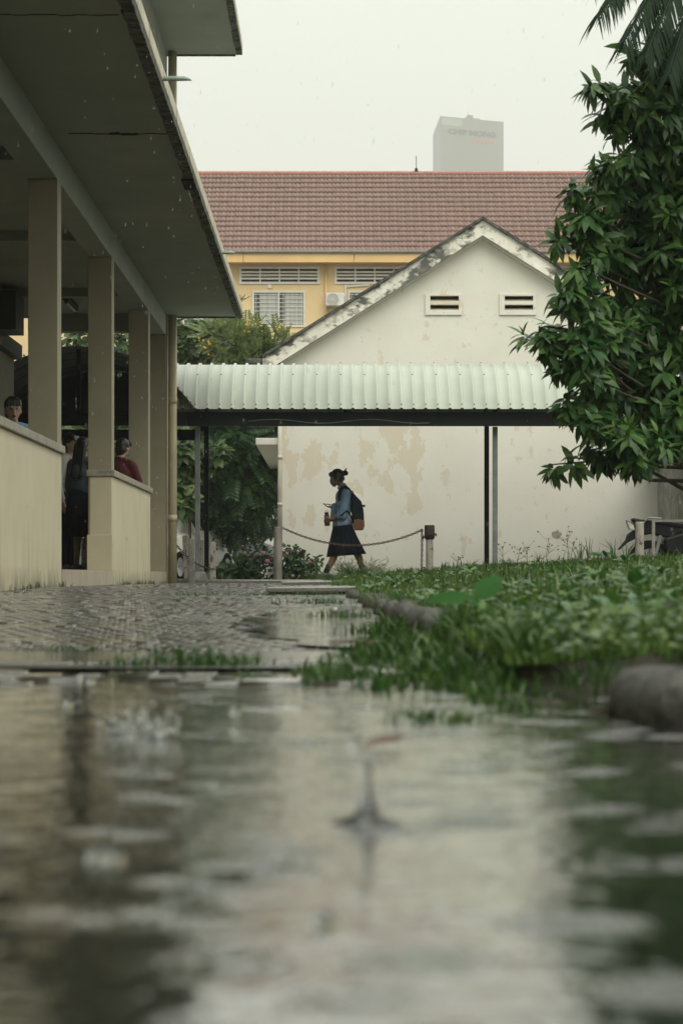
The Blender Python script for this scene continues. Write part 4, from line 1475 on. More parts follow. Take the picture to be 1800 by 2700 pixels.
for flag, m_name, nm in ((0, 'mango_leaf', 'foliage'), (1, 'young_leaf', 'young_foliage')):
    q = rest[LY[rest] == flag]
    Vx, Fx = scatter(lv, lf, LM[q], LT[q] - np.array(WL[mt]))
    tag(link_mesh(nm, npmesh(nm, Vx, Fx), m_name, mt), kind='stuff')

# ---------------------------------------------------------------- palm above it
pt = thing('palm_tree', 'dark palm with hanging feathery fronds at the top right corner', 'palm', (4.0, 19.6, 0.4))
PC = P(2010, -260, 19.6)
MB().tube([(4.0, 19.6, 0.3), (3.9, 19.6, 3.0), (3.7, 19.6, 4.6), PC], [0.16, 0.13, 0.12, 0.10], 12).build('trunk', 'bark', pt, smooth=True)
for tx, ty, dd, arch in ((1560, -60, 17.6, 190), (1570, 40, 17.0, 260), (1640, 110, 16.9, 300), (1700, 150, 17.0, 330), (1760, 200, 17.0, 350), (1500, -160, 18, 150), (1850, 230, 17, 300), (1690, 60, 18, 330), (2300, 100, 20, 300), (2200, -200, 17.7, 200), (1800, 130, 17.3, 330), (1610, -20, 17.3, 230), (1740, 60, 17.2, 300)):
    E = P(tx, ty, dd)
    C1 = (PC + E) / 2 + Vector((0, 0, arch / F * 18 * 0.62))
    pts = []
    for i in range(15):
        t = i / 14
        pts.append(PC * (1 - t) ** 2 + C1 * 2 * t * (1 - t) + E * t * t)
    fm = MB()
    fm.tube(pts, [0.02 - 0.0012 * i for i in range(15)], 6)
    Mx, Tx = [], []
    for i in range(120):
        t = 0.12 + 0.88 * i / 120
        p = PC * (1 - t) ** 2 + C1 * 2 * t * (1 - t) + E * t * t
        tn = ((C1 - PC) * 2 * (1 - t) + (E - C1) * 2 * t).normalized()
        side = tn.cross(Vector((0, 0, 1)))
        if side.length < 0.1:
            side = Vector((0, 1, 0))
        side.normalize()
        for s in (-1, 1):
            d = tn * 0.75 + side * s * 0.5 + Vector((0, 0, -random.uniform(0.35, 0.95)))
            d.normalize()
            L = random.uniform(0.30, 0.44) * (1 - 0.35 * t)
            M = frames(np.array(d)[None], np.array([[0.2 * s, -0.4, 1.0]]))[0] * L
            Mx.append(M)
            Tx.append(tuple(p - WL[pt]))
    fr_o = fm.build('frond', 'palm_leaf', pt)
    v_, f_ = leaf_mesh(0.026, curve=0.18)
    Vx, Fx = scatter(v_, f_, np.array(Mx), np.array(Tx))
    link_mesh('leaflets', npmesh('leaflets', Vx, Fx), 'palm_leaf', fr_o)


# ---------------------------------------------------------------- background trees and shrubs
def pinnate(L=1.0, pairs=9, wl=0.30, wb=0.055):
    v, f = [], []
    for i in range(pairs):
        t = 0.12 + 0.86 * i / (pairs - 1)
        ll = wl * (1 - 0.45 * abs(t - 0.45) * 1.6)
        for s in (-1, 1):
            b = len(v)
            dx, dy = s * 0.85 * ll, 0.5 * ll
            px2, py2 = -dy, dx
            nn_ = math.hypot(px2, py2)
            ox, oy = px2 / nn_ * wb, py2 / nn_ * wb
            zt_ = -0.22 * t * t
            v += [(0, t, zt_), (dx * .5 + ox, t + dy * .5 + oy, zt_ - .02), (dx, t + dy, zt_ - 0.08 * ll / 0.3), (dx * .5 - ox, t + dy * .5 - oy, zt_ - .02)]
            f.append((b, b + 1, b + 2, b + 3))
    b = len(v)
    v += [(-0.008, 0, 0), (0.008, 0, 0), (0.004, 1, -0.22), (-0.004, 1, -0.22)]
    f.append((b, b + 1, b + 2, b + 3))
    return np.array(v, float), np.array(f)


PIN = pinnate()
BRD = leaf_mesh(0.30, curve=0.2)
SML = leaf_mesh(0.24, rows=(0.35, 0.7), wid=(1, 0.85), curve=0.25)


def px_blobs(lst, d, jit=0.6):
    out = []
    for x, y, r in lst:
        dd = d + random.uniform(-jit, jit)
        p = P(x, y, dd)
        out.append((p.x, p.y, p.z, r / F * dd))
    return out


def cloud(name, m, parent, blobs, n, size, unit_leaf, droop=0.4, up_bias=0.3, spread=0.6):
    tp, u, _ = in_blobs(blobs, n, 0.5)
    d = u * 0.9 + spread * unit(n) + np.array([0, -0.25, up_bias - droop])
    up = np.array([0, -0.5, 0.9]) + 0.5 * unit(n)
    L = size * rng.uniform(0.65, 1.25, n)
    M = frames(d, up) * L[:, None, None]
    Vx, Fx = scatter(unit_leaf[0], unit_leaf[1], M, tp - np.array(WL[parent]))
    return tag(link_mesh(name, npmesh(name, Vx, Fx), m, parent), kind='stuff')


def tree(name, label, cat, base, blobs, leaf, n, size, m, trunk_r=0.12, group=None, **kw):
    t = thing(name, label, cat, base, group)
    top = Vector(np.mean(np.array(blobs)[:, :3], 0))
    b = Vector(base)
    MB().tube([b - Vector((0, 0, 0.1)), b.lerp(top, 0.4) + Vector((0.05, 0, 0)), top], [trunk_r, trunk_r * 0.8, trunk_r * 0.4], 10).build('trunk', 'bark', t, smooth=True)
    br = MB()
    for q in blobs:
        c = Vector(q[:3])
        s0 = b.lerp(top, random.uniform(0.45, 0.9))
        br.tube([s0, s0.lerp(c, 0.5) + Vector((0, 0, 0.1)), c, c + Vector((random.uniform(-.3, .3), 0, q[3] * 0.8))], [trunk_r * .45, trunk_r * .3, trunk_r * .16, trunk_r * .06], 6)
    br.build('branch', 'bark', t, smooth=True)
    cloud('crown', m, t, blobs, n, size, leaf, **kw)
    return t


g = 0.03
tree('feathery_tree', 'dark feathery leaved tree hanging down behind the walkway posts', 'tree', (P(470, 0, 51).x, 51, g),
     px_blobs([(470, 1180, 90), (560, 1140, 95), (640, 1150, 85), (690, 1130, 50), (520, 1290, 95), (610, 1290, 95), (640, 1260, 40), (700, 1250, 24), (560, 1340, 40), (668, 1310, 12), (680, 1345, 8), (440, 1300, 90), (620, 1210, 100), (700, 1230, 32)], 50),
     PIN, 2300, 0.60, 'dark_foliage', droop=0.7)
tree('bright_leaved_tree', 'mid green leafy tree rising beyond the vaulted walkway roof', 'tree', (P(300, 0, 56).x, 56, g),
     px_blobs([(200, 890, 100), (320, 880, 110), (430, 890, 95), (500, 880, 55), (540, 870, 40), (300, 1080, 130), (180, 1120, 110), (430, 1050, 110), (480, 920, 60), (250, 1200, 120), (400, 1200, 110)], 56),
     BRD, 3800, 0.26, 'mid_foliage', droop=0.5)
tree('bright_green_shrub', 'bright green leafy shrub between the downpipe and the walkway columns', 'shrub', (P(490, 0, 48).x, 48, g),  # leaves in the plain mid green foliage colour
     px_blobs([(475, 1270, 42), (500, 1205, 38), (485, 1330, 30), (470, 1180, 36), (545, 1235, 26), (455, 1230, 40), (570, 1190, 20)], 48, 0.3), BRD, 620, 0.24, 'mid_foliage', trunk_r=0.04, droop=0.6)
tree('twiggy_tree', 'tangled dark green tree with bare brown twigs below the yellow wall', 'tree', (P(560, 0, 62).x, 62, g),
     px_blobs([(545, 920, 60), (600, 915, 45), (500, 930, 60), (640, 935, 40), (560, 980, 80), (620, 1000, 80)], 62),
     BRD, 1700, 0.20, 'dark_foliage', trunk_r=0.09)
ct = tree('flowering_tree', 'light green feathery tree with yellow blossoms in front of the yellow wall', 'tree', (P(640, 0, 54).x, 54, g),
          px_blobs([(665, 895, 32), (650, 935, 40), (705, 930, 38), (745, 905, 22), (600, 900, 34), (560, 880, 26), (690, 985, 60), (640, 1010, 60)], 54, 0.3),
          PIN, 560, 0.42, 'light_foliage', trunk_r=0.05, droop=0.1, up_bias=0.6)
fl = MB()
for x, y, k in ((662, 852, 9), (680, 862, 5), (745, 866, 7), (545, 900, 7), (540, 915, 3), (655, 880, 2)):
    for _ in range(k):
        p = P(x + random.gauss(0, 11), y + random.gauss(0, 9), 53.4 + random.uniform(-.2, .2))
        fl.ball(p, random.uniform(0.016, 0.030), 6, 4)
tag(fl.build('blossoms', 'yellow_flower', ct), kind='stuff')
tree('pale_fern_tree', 'bright yellow green feathery tuft beside the yellow blossoms', 'tree', (P(590, 0, 56).x, 56, g),
     px_blobs([(618, 905, 34), (585, 890, 30), (640, 925, 25), (600, 940, 40)], 56, 0.3), PIN, 420, 0.44, 'light_foliage', trunk_r=0.05, droop=0.2, up_bias=0.5)
hd = thing('dark_hedge', 'dense dark hedge behind the corridor and parked cars', 'hedge', (-5, 60, g))
cloud('foliage', 'dark_foliage', hd, px_blobs([(x, y, 90) for x in range(60, 520, 60) for y in (1170, 1280, 1400, 1490)], 62, 1.5), 4200, 0.34, BRD)
hs_ = MB()
for i in range(9):
    x_ = P(60 + i * 55, 0, 62).x
    hs_.tube([(x_, 62, 0), (x_ + random.uniform(-.2, .2), 62, 1.6), (x_ + random.uniform(-.4, .4), 62, 3.2)], [0.06, 0.045, 0.02], 7)
hs_.build('stems', 'bark', hd)


# roses beside the chain posts
def rose(label, pxl, d, n, flowers, grp, size=0.085):
    bl_ = px_blobs(pxl, d, 0.15)
    bx = np.mean(np.array(bl_)[:, 0])
    t = thing('rose_bush', label, 'rose bush', (bx, d, 0.06), grp)
    st = MB()
    for q in bl_:
        for _ in range(5):
            c = Vector(q[:3]) + Vector(unit(1)[0]) * q[3] * 0.9
            b = Vector((q[0] + random.uniform(-.1, .1), d + random.uniform(-.1, .1), 0.03))
            st.tube([b, b.lerp(c, .55) + Vector((random.uniform(-.04, .04), 0, .03)), c], [0.007, 0.005, 0.003], 5)
    st.build('stems', 'mid_foliage', t)
    cloud('foliage', 'rose_leaf', t, bl_, n, size, SML, droop=0.2, spread=1.0)
    for x, y, r in flowers:
        p = P(x, y, d - 0.22)
        r *= 0.72
        m_ = MB()
        m_.ball(p, (r, r, r * 0.8), 8, 6)
        for a in range(6):
            an = a * math.pi / 3 + random.random()
            m_.ball(p + Vector((math.cos(an) * r * 0.7, -r * 0.35, math.sin(an) * r * 0.6)), (r * .55, r * .3, r * .5), 6, 4)
        m_.build('flower', 'pink_flower', t, smooth=True)
    return t


rose('rose bush with a tall pink cluster left of the grey chain post', [(652, 1470, 16), (630, 1492, 24), (600, 1505, 22), (665, 1498, 28), (700, 1488, 24), (697, 1462, 14), (660, 1520, 28), (690, 1515, 28)], 35.9, 900,
     [(645, 1458, .032), (694, 1458, .04), (713, 1469, .034), (705, 1480, .05), (640, 1440, .022), (657, 1432, .02), (684, 1463, .02)], 'rose bushes by the chain posts')
rose('rose bush with scattered pink flowers right of the grey chain post', [(760, 1500, 36), (790, 1490, 36), (775, 1465, 26), (815, 1510, 28), (830, 1485, 18), (750, 1520, 26), (800, 1525, 24), (735, 1450, 18)], 35.6, 1050,
     [(756, 1459, .034), (786, 1455, .022), (816, 1482, .034), (771, 1519, .036), (815, 1512, .042), (745, 1434, .03), (792, 1452, .02), (806, 1497, .02)], 'rose bushes by the chain posts')
wf = thing('white_flower_plant', 'small plant covered in whitish blooms at the foot of the chain post', 'plant', (P(705, 0, 35.4).x, 35.4, 0.07))
cloud('leaves', 'rose_leaf', wf, px_blobs([(705, 1515, 16)], 35.4, 0.05), 90, 0.07, SML)
m_ = MB()
for _ in range(38):
    m_.ball(P(705 + random.gauss(0, 9), 1512 + random.gauss(0, 11), 35.25), random.uniform(.010, .02), 6, 4)
tag(m_.build('blooms', 'white_flower', wf), kind='stuff')
lg = thing('low_green_shrub', 'low spreading green shrub in front of the dark car', 'shrub', (P(600, 0, 36.2).x, 36.2, 0.06))
cloud('foliage', 'mid_foliage', lg, px_blobs([(590, 1510, 20), (620, 1512, 22), (650, 1518, 20), (570, 1500, 16), (640, 1500, 16), (605, 1522, 16)], 36.2, 0.1), 620, 0.085, SML, spread=1.0)
MB().tube([P(575, 1528, 36.2), P(600, 1510, 36.2), P(655, 1508, 36.2)], 0.008, 6).build('stem', 'mid_foliage', lg)

# ---------------------------------------------------------------- grass
def blades(x, d, z, h, w, lean=0.5):
    n = len(x)
    an = rng.random(n) * 2 * math.pi
    dx, dy = np.cos(an), np.sin(an)
    ln = lean * rng.random(n) * h
    wa = rng.random(n) * math.pi
    wx, wy = np.cos(wa) * w / 2, np.sin(wa) * w / 2
    base = np.stack([x, d, z], -1)
    V = np.zeros((n, 5, 3))
    V[:, 0] = base + np.stack([-wx, -wy, 0 * x], -1)
    V[:, 1] = base + np.stack([wx, wy, 0 * x], -1)
    m1 = base + np.stack([dx * ln * 0.35, dy * ln * 0.35, h * 0.6], -1)
    V[:, 2] = m1 + np.stack([wx, wy, 0 * x], -1) * 0.85
    V[:, 3] = m1 + np.stack([-wx, -wy, 0 * x], -1) * 0.85
    V[:, 4] = base + np.stack([dx * ln, dy * ln, h * 0.95], -1)
    o = (np.arange(n) * 5)[:, None]
    return V.reshape(-1, 3), np.array([[0, 1, 2, 3]]) + o, np.array([[3, 2, 4]]) + o


def grass(name, x, d, h, w, m, zoff=-0.01, lean=0.6, zfun=zl):
    V, q, t = blades(x, d, zfun(x, d) + zoff, h, w, lean)
    return tag(link_mesh(name, npmesh(name, V, [q, t]), m), kind='stuff')


n = 120000
u_ = rng.random(n)
d_ = 1 / (1 / 4.1 + u_ * (1 / 39.0 - 1 / 4.1))
d_ = np.where(rng.random(n) < 0.35, rng.uniform(14, 38.8, n), d_)
xmax = np.minimum(0.165 * d_ + 0.7, 7)
x_ = kx(d_) - 0.03 + rng.random(n) * np.maximum(0.3, xmax - kx(d_))
bare = np.sin(x_ * 4.1 + np.sin(d_ * 1.3) * 2.2) * np.sin(d_ * 2.9 - x_ * 1.7) + 0.5 * np.sin(x_ * 11 + d_ * 6)
keep = (x_ < 6.6) & ~((d_ > 39.3)) & ((bare > -0.55) | (rng.random(len(x_)) < 0.25))
x_, d_ = x_[keep], d_[keep]
clump = 0.75 + 0.35 * np.sin(x_ * 6.3 + np.sin(d_ * 2.1) * 2) * np.sin(d_ * 4.7 + x_ * 2.0) + 0.25 * np.sin(x_ * 17 + d_ * 9)
h_ = rng.uniform(0.02, 0.072, len(x_)) * np.clip(clump, 0.35, 1.5) * np.interp(d_, [3, 10, 30], [0.8, 1.0, 1.15])
h_ = np.where(rng.random(len(x_)) < 0.02, h_ * 2.0, h_)
grass('lawn_grass', x_, d_, h_, rng.uniform(0.004, 0.009, len(x_)) * np.interp(d_, [3, 12, 36], [0.9, 1.2, 2.0]), 'grass')
# grass spilling over the kerb and out on to the wet bricks
n = 17000
d_ = 4.15 + rng.beta(1.2, 3.0, n) * 9
edge = kx(d_)
sp_ = np.interp(d_, [3.7, 4.6, 6, 9, 13], [0.12, 0.44, 0.26, 0.06, 0.03])
x_ = edge + 0.1 - rng.beta(1.1, 2.0, n) * (sp_ + 0.1)
flat0 = lambda x, d: np.where(x > kx(d) - 0.02, zl(x, d), np.where(d < 5.2, 0.0, zp(d)))
grass('verge_grass', x_, d_, rng.uniform(0.015, 0.065, n) * np.interp(x_ - kx(d_), [-0.5, -0.2, 0], [0.5, 0.9, 1.1]) * np.clip(0.8 + 0.6 * np.sin(x_ * 21 + np.sin(d_ * 7) * 2) * np.sin(d_ * 11 + x_ * 5), 0.25, 1.4), rng.uniform(0.004, 0.010, n), 'grass_dark', lean=1.0, zfun=flat0)
# tufts in the joints of the paving and along the foot of the wall
tx, td, th = [], [], []
for cx_, cd_, k, s, hh in ((-0.36, 5.15, 90, 0.05, 0.035), (-0.26, 5.15, 110, 0.05, 0.04), (-0.30, 5.16, 40, 0.02, 0.06), (-0.22, 5.15, 100, 0.04, 0.03), (-0.46, 5.15, 60, 0.04, 0.025), (-0.16, 4.6, 40, 0.015, 0.03), (-0.12, 4.5, 30, 0.012, 0.028),
                           (-0.05, 4.45, 60, 0.03, 0.03), (0.02, 4.5, 90, 0.04, 0.04), (-1.0, 5.9, 50, 0.05, 0.02), (-0.62, 5.85, 80, 0.07, 0.025), (-0.42, 5.8, 70, 0.06, 0.025), (0.12, 3.35, 50, 0.02, 0.03), (0.18, 3.3, 40, 0.02, 0.026),
                           (0.13, 7.4, 120, 0.05, 0.05), (0.05, 9.5, 140, 0.09, 0.045), (-0.05, 12.3, 160, 0.10, 0.05), (-0.5, 15.4, 120, 0.2, 0.03), (-0.1, 15.3, 150, 0.15, 0.04), (-0.9, 15.3, 80, 0.1, 0.03)):
    tx.append(cx_ + rng.normal(0, s, k))
    td.append(cd_ + rng.normal(0, 0.04, k))
    th.append(hh * rng.uniform(0.5, 1.2, k))
for a, b, k in ((17.2, 20.8, 260), (26.2, 31.2, 420), (31.3, 34.2, 90)):
    yy = rng.uniform(a, b, k)
    yy = yy[(np.sin(yy * 3.1) + np.sin(yy * 7.7 + 1)) > 0.1]
    tx.append(XF + 0.03 + np.abs(rng.normal(0, 0.05, len(yy))))
    td.append(yy)
    th.append(rng.uniform(0.02, 0.07, len(yy)))
tx, td, th = np.concatenate(tx), np.concatenate(td), np.concatenate(th)
grass('joint_grass', tx, td, th, rng.uniform(0.003, 0.006, len(tx)), 'grass_dark', lean=0.9, zfun=lambda x, d: np.where(d < 5.0, 0.0, zp(d)))
n = 6500
d_ = 1 / rng.uniform(1 / 20.0, 1 / 5.2, n)
x_ = kx(d_) + rng.normal(0.06, 0.05, n)
cl_ = np.sin(d_ * 4.1) + 0.6 * np.sin(d_ * 9.7 + 1)
x_, d_ = x_[cl_ > -0.35], d_[cl_ > -0.35]
grass('kerb_grass', x_, d_, rng.uniform(0.025, 0.075, len(x_)), rng.uniform(0.004, 0.008, len(x_)), 'grass', lean=1.1, zfun=lambda x, d: zp(d) + 0.02)
n = 2600
d_ = rng.uniform(3.5, 4.5, n)
x_ = kx(d_) - 0.12 + rng.random(n) * 0.55
bank = lambda x, d: np.interp(d, [3.75, 4.35], [-0.03, 0.09]) * np.clip((x - kx(d) + 0.12) * 5, 0, 1)
cl_ = np.sin(x_ * 27 + d_ * 5) + np.sin(d_ * 23 + x_ * 9)
x_, d_ = x_[cl_ > 0.0], d_[cl_ > 0.0]
grass('bank_grass', x_, d_, rng.uniform(0.015, 0.045, len(x_)), rng.uniform(0.004, 0.008, len(x_)), 'grass_dark', lean=1.0, zfun=bank)
# small broad leaves of creeping weeds in the lawn
n = 3800
u_ = rng.random(n)
d_ = 1 / (1 / 3.7 + u_ * (1 / 30.0 - 1 / 3.7))
x_ = kx(d_) + 0.02 + rng.random(n) ** 1.2 * np.maximum(0.3, np.minimum(0.16 * d_ + 0.6, 6) - kx(d_))
dr = unit(n)
dr[:, 2] = np.abs(dr[:, 2]) * 0.5
M = frames(dr, np.array([0, 0, 1.0]) + 0.5 * unit(n)) * (rng.uniform(0.014, 0.034, n) * np.interp(d_, [4, 12, 30], [0.8, 1.0, 1.5]))[:, None, None]
Vx, Fx = scatter(*leaf_mesh(0.36, rows=(0.3, 0.65), wid=(0.9, 1.0), curve=0.2), M, np.stack([x_, d_, zl(x_, d_) + rng.uniform(0.015, 0.07, n)], -1))
tag(link_mesh('creeping_weeds', npmesh('creeping_weeds', Vx, Fx), 'grass'), kind='stuff')


rt, rm_ = [], []
for _ in range(95):
    dd = 1 / random.uniform(1 / 26, 1 / 4.6)
    xx = float(kx(dd)) + 0.04 + random.random() * min(5, 0.15 * dd + 0.3 - float(kx(dd)))
    L0 = random.uniform(0.035, 0.07) * (1 + dd / 40)
    for k in range(random.randint(5, 8)):
        a = k * 2.4 + random.random() * .4
        el = random.uniform(0.3, 1.1)
        rm_.append(frames(np.array([[math.cos(a) * math.cos(el), math.sin(a) * math.cos(el), math.sin(el)]]), np.array([[0, -.2, 1.0]]))[0] * L0 * random.uniform(.7, 1.1))
        rt.append((xx, dd, float(zl(xx, dd)) + 0.015 + 0.004 * k))
Vx, Fx = scatter(*leaf_mesh(0.26, curve=0.3), np.array(rm_), np.array(rt))
tag(link_mesh('broad_weeds', npmesh('broad_weeds', Vx, Fx), 'rosette_leaf'), kind='stuff')


# taller weeds standing against the white wall
def tall_weed(name, label, x, d, h, kind, grp):
    z0 = max(float(zl(x, d)), 0.08)
    t = thing(name, label, 'weed', (x, d, z0), grp)
    m_ = MB()
    hd_ = MB()
    if kind == 'blade':
        for k in range(7):
            a = random.uniform(-1, 1)
            m_.tube([(x, d, z0 - .02), (x + a * .05, d + .02 * k - .06, z0 + h * .5), (x + a * .17 * random.uniform(.5, 1.3), d, z0 + h * random.uniform(.7, 1.0))], [0.006, 0.0045, 0.001], 5)
        m_.build('blade', 'grass', t)
    else:
        top = Vector((x + random.uniform(-.05, .05), d, z0 + h))
        b = Vector((x, d, z0 - 0.02))
        m_.tube([b, b.lerp(top, .5) + Vector((random.uniform(-.02, .02), 0, 0)), top], [0.005, 0.004, 0.002], 5)
        for k in range(8 if kind == 'umbel' else 6):
            s = b.lerp(top, random.uniform(.35, .95))
            e = s + Vector((random.uniform(-.14, .14), random.uniform(-.08, .08), random.uniform(.03, .14)))
            m_.tube([s, e], [0.003, 0.0015], 4)
            hd_.ball(e, (random.uniform(.008, .018), .008, random.uniform(.006, .012)), 6, 4)
        hd_.ball(top, (0.012, .01, 0.014), 6, 4)
        m_.build('stem', 'dry_weed', t)
        tag(hd_.build('seed_heads', 'dry_weed', t), kind='stuff')


weeds = [(1205, 37.6, .20, 'umbel'), (1325, 33, .28, 'umbel'), (1362, 34, .24, 'umbel'), (1390, 33, .24, 'umbel'), (1442, 31, .36, 'umbel'), (1494, 31, .38, 'umbel'), (1502, 30.5, .3, 'umbel'), (1530, 30, .33, 'blade'), (1552, 31, .35, 'blade'),
         (1618, 30, .33, 'blade'), (1650, 30.5, .30, 'blade'), (1168, 37.5, .16, 'blade'), (1240, 36.5, .16, 'blade'), (1420, 31, .22, 'blade'), (1335, 34, .15, 'blade'), (1570, 29, .22, 'blade')]
weeds.sort()
ORD = 'first second third fourth fifth sixth seventh eighth ninth tenth'.split()
cnt = {'umbel': 0, 'blade': 0}
for i, (xp, dd, h, kd) in enumerate(weeds):
    cnt[kd] += 1
    tall_weed('tall_weed', ('%s dry seeding weed counted rightwards from the black topped post' if kd == 'umbel' else '%s green grass clump counted rightwards from the black topped post along the lawn crest') % ORD[cnt[kd] - 1], P(xp, 0, dd).x, dd, h, kd,
              'seeding weeds along the lawn crest' if kd == 'umbel' else 'grass clumps along the lawn crest')
# feathery weeds by the walking girl
for xp, dd, nn_, h, lb, m__ in ((905, 35.2, 26, .42, 'pale branching weed standing between the girl\'s legs', 'dry_weed'), (950, 33.5, 220, .30, 'bright green feathery clump in front of the girl\'s rear foot', 'grass'), (895, 33.2, 130, .16, 'low green clump at the path edge before the girl', 'grass'), (985, 34.4, 22, .36, 'sparse pale weed just right of the girl\'s rear foot', 'dry_weed')):
    x0 = P(xp, 0, dd).x
    z0 = 0.10
    t = thing('feathery_weed', lb, 'weed', (x0, dd, z0))
    m_ = MB()
    wdt = 0.13 if m__ == 'dry_weed' else 0.24
    for k in range(nn_):
        b = Vector((x0 + random.gauss(0, wdt * 0.35), dd + random.gauss(0, .08), z0 - .03))
        e = b + Vector((random.gauss(0, wdt * .8), random.gauss(0, .08), h * random.uniform(.4, 1)))
        md = b.lerp(e, .5) + Vector((0, 0, .04))
        m_.tube([b, md, e], [0.0035, 0.003, 0.001], 4, cap=False)
        if m__ == 'dry_weed':
            for q in range(3):
                s = md.lerp(e, random.random())
                m_.tube([s, s + Vector((random.gauss(0, .05), 0, random.uniform(.02, .07)))], [0.003, 0.004], 4)
        else:
            for q in range(3):
                s = b.lerp(e, random.random())
                m_.tube([s, s + Vector((random.gauss(0, .03), random.gauss(0, .03), random.uniform(.02, .06)))], [0.003, 0.001], 3, cap=False)
    m_.build('stems', m__, t)

# the blurred seedling close to the lens and two larger weeds on the lawn
def leafy(name, label, base, stem_top, leaves, m__='weed_leaf'):
    t = thing(name, label, 'weed', base)
    MB().tube([base, Vector(base).lerp(Vector(stem_top), .5) + Vector((0.004, 0, 0)), stem_top], [0.004, 0.0035, 0.003], 8).build('stem', m__, t)
    for e, w in leaves:
        s = np.array(stem_top)
        d = np.array(e) - s
        L = np.linalg.norm(d)
        M = frames(d[None], np.array([[0.1, -0.55, 0.8]]))[0] * L
        v_, f_ = leaf_mesh(w, rows=(.15, .4, .65, .88), wid=(.6, 1, .9, .5), curve=.2)
        link_mesh('leaf', npmesh('leaf', v_ @ M.T + s - np.array(base), f_), m__, t, True)
    return t


b0 = P(1268, 1645, 6.2)
s0 = P(1258, 1585, 6.2)
leafy('seedling', 'soft focus seedling with two broad leaves above the kerb stones', b0, s0, [(P(1126, 1562, 6.2), .24), (P(1316, 1506, 6.25), .30), (P(1238, 1545, 6.3), .3), (P(1292, 1640, 6.1), .26)])
for xp, yp, dd, s, lb in ((1585, 1455, 27, .13, 'leafy young weed on the lawn crest below the white wall'), (1500, 1472, 17, .07, 'upright weed leaf standing out of the blurred lawn')):
    b = P(xp, yp + 30, dd)
    zb_ = float(zl(b.x, dd))
    b = Vector((b.x, dd, zb_))
    st_ = b + Vector((0, 0, s * .8))
    leafy('young_weed', lb, b, st_, [(st_ + Vector((s * math.cos(a), s * .5 * math.sin(a * 2), s * .35)), .26) for a in (0.2, 1.2, 2.2, 3.0, 4.4, 5.6)])

# kerb stones along the lawn
for i, (dd, r_) in enumerate(((3.4, .10), (6.9, .075), (7.95, .082), (9.1, .07), (10.2, .066), (11.6, .08), (12.9, .07), (14.4, .078), (15.9, .066), (17.6, .075), (19.4, .066))):
    xx = float(kx(dd)) + (0.15 if dd < 4 else -0.01)
    lab = ['large smooth kerb stone at the right edge of the puddle', 'kerb stone half buried in grass nearest the seedling'][i] if i < 2 else (
        'farthest kerb stone of the lawn edge, at the loose concrete slabs' if i == 10 else '%s kerb stone beyond the seedling along the lawn edge' % ('first second third fourth fifth sixth seventh eighth'.split()[i - 2]))
    t = thing('kerb_stone', lab, 'kerb stone', (xx, dd, 0.03), None if i == 0 else 'kerb stones along the lawn')
    m_ = MB()
    nseg, nr = 16, 9
    vs, fs = [], []
    for a in range(nr + 1):
        for b_ in range(nseg):
            th_, ph = math.pi * a / nr, 2 * math.pi * b_ / nseg
            k = 1 + 0.10 * math.sin(3 * ph + i) * math.sin(2 * th_) + random.uniform(-.02, .02)
            lx_, ly_, lz_ = math.sin(th_) * math.cos(ph), math.sin(th_) * math.sin(ph), math.cos(th_)
            sq = lambda v: math.copysign(abs(v) ** 0.75, v)
            vs.append((xx + sq(lx_) * r_ * (0.95 if i else 1.0) * k, dd + sq(ly_) * (0.52 if i else .20) * k, (0.045 if i else 0.012) + sq(lz_) * (r_ * 0.8 if i else .058) * k))
    for a in range(nr):
        for b_ in range(nseg):
            fs.append((a * nseg + b_, (a + 1) * nseg + b_, (a + 1) * nseg + (b_ + 1) % nseg, a * nseg + (b_ + 1) % nseg))
    m_.add(vs, fs).build('stone', 'kerb_stone', t, smooth=True)

# ================================================================== POSTS AND CHAINS
def post(label, x0, x1, ytop, ybot, d, lean=0.0, m='post_paint', collar=False, round_=True, group=None):
    cx_ = P((x0 + x1) / 2, 0, d).x
    r_ = (x1 - x0) / 2 / F * d
    zt_, zb = P(0, ytop, d).z, min(P(0, ybot, d).z, 0.2) - 0.1
    t = thing('chain_post', label, 'post', (cx_, d, zb + 0.1), group)
    m_ = MB()
    if round_:
        m_.tube([(cx_, d, zb), (cx_ + lean * .5, d, (zt_ + zb) / 2), (cx_ + lean, d, zt_ - 0.012), (cx_ + lean, d, zt_)], [r_, r_, r_, r_ * .86], 16)
        m_.build('shaft', m, t, smooth=False)
    else:
        m_.hexa([(cx_ - r_, d - r_, zb), (cx_ + r_, d - r_, zb), (cx_ + r_, d + r_, zb), (cx_ - r_, d + r_, zb),
                 (cx_ - r_ + lean, d - r_, zt_), (cx_ + r_ + lean, d - r_, zt_), (cx_ + r_ + lean, d + r_, zt_), (cx_ - r_ + lean, d + r_, zt_)])
        m_.build('shaft', m, t, bevel=0.012)
    if collar:
        MB().tube([(cx_, d, zt_ - 0.20), (cx_, d, zt_ - 0.17), (cx_, d, zt_ - 0.01), (cx_, d, zt_ + 0.008)], [r_ * 1.12, r_ * 1.45, r_ * 1.4, r_ * 1.3], 14).build('collar', 'post_collar', t)
    return t


post('white rusty post leaning by the downpipe, tallest of the left cluster', 487, 503, 1412, 1538, 35.6, lean=-0.035, round_=False)
post('grey stained square post just left of the light grey walkway column', 497.5, 513, 1420, 1538, 34.5, lean=0.0, m='footing', round_=False)
post('thin white post seen between the two walkway columns', 528, 537, 1424, 1530, 36.6, round_=False)
post('white post with brown rust streaks right of the dark walkway column', 552.5, 569, 1430, 1537, 34.9, round_=False)
post('plain grey round chain post beside the rose bushes', 721.5, 743.5, 1389, 1537, 35.1, m='old_post')
post('white round chain post with flaking black top', 1122.5, 1141.5, 1386, 1505, 35.1, collar=True)
post('short white concrete post in front of the motorcycle', 1674, 1697, 1376, 1480, 30.0)


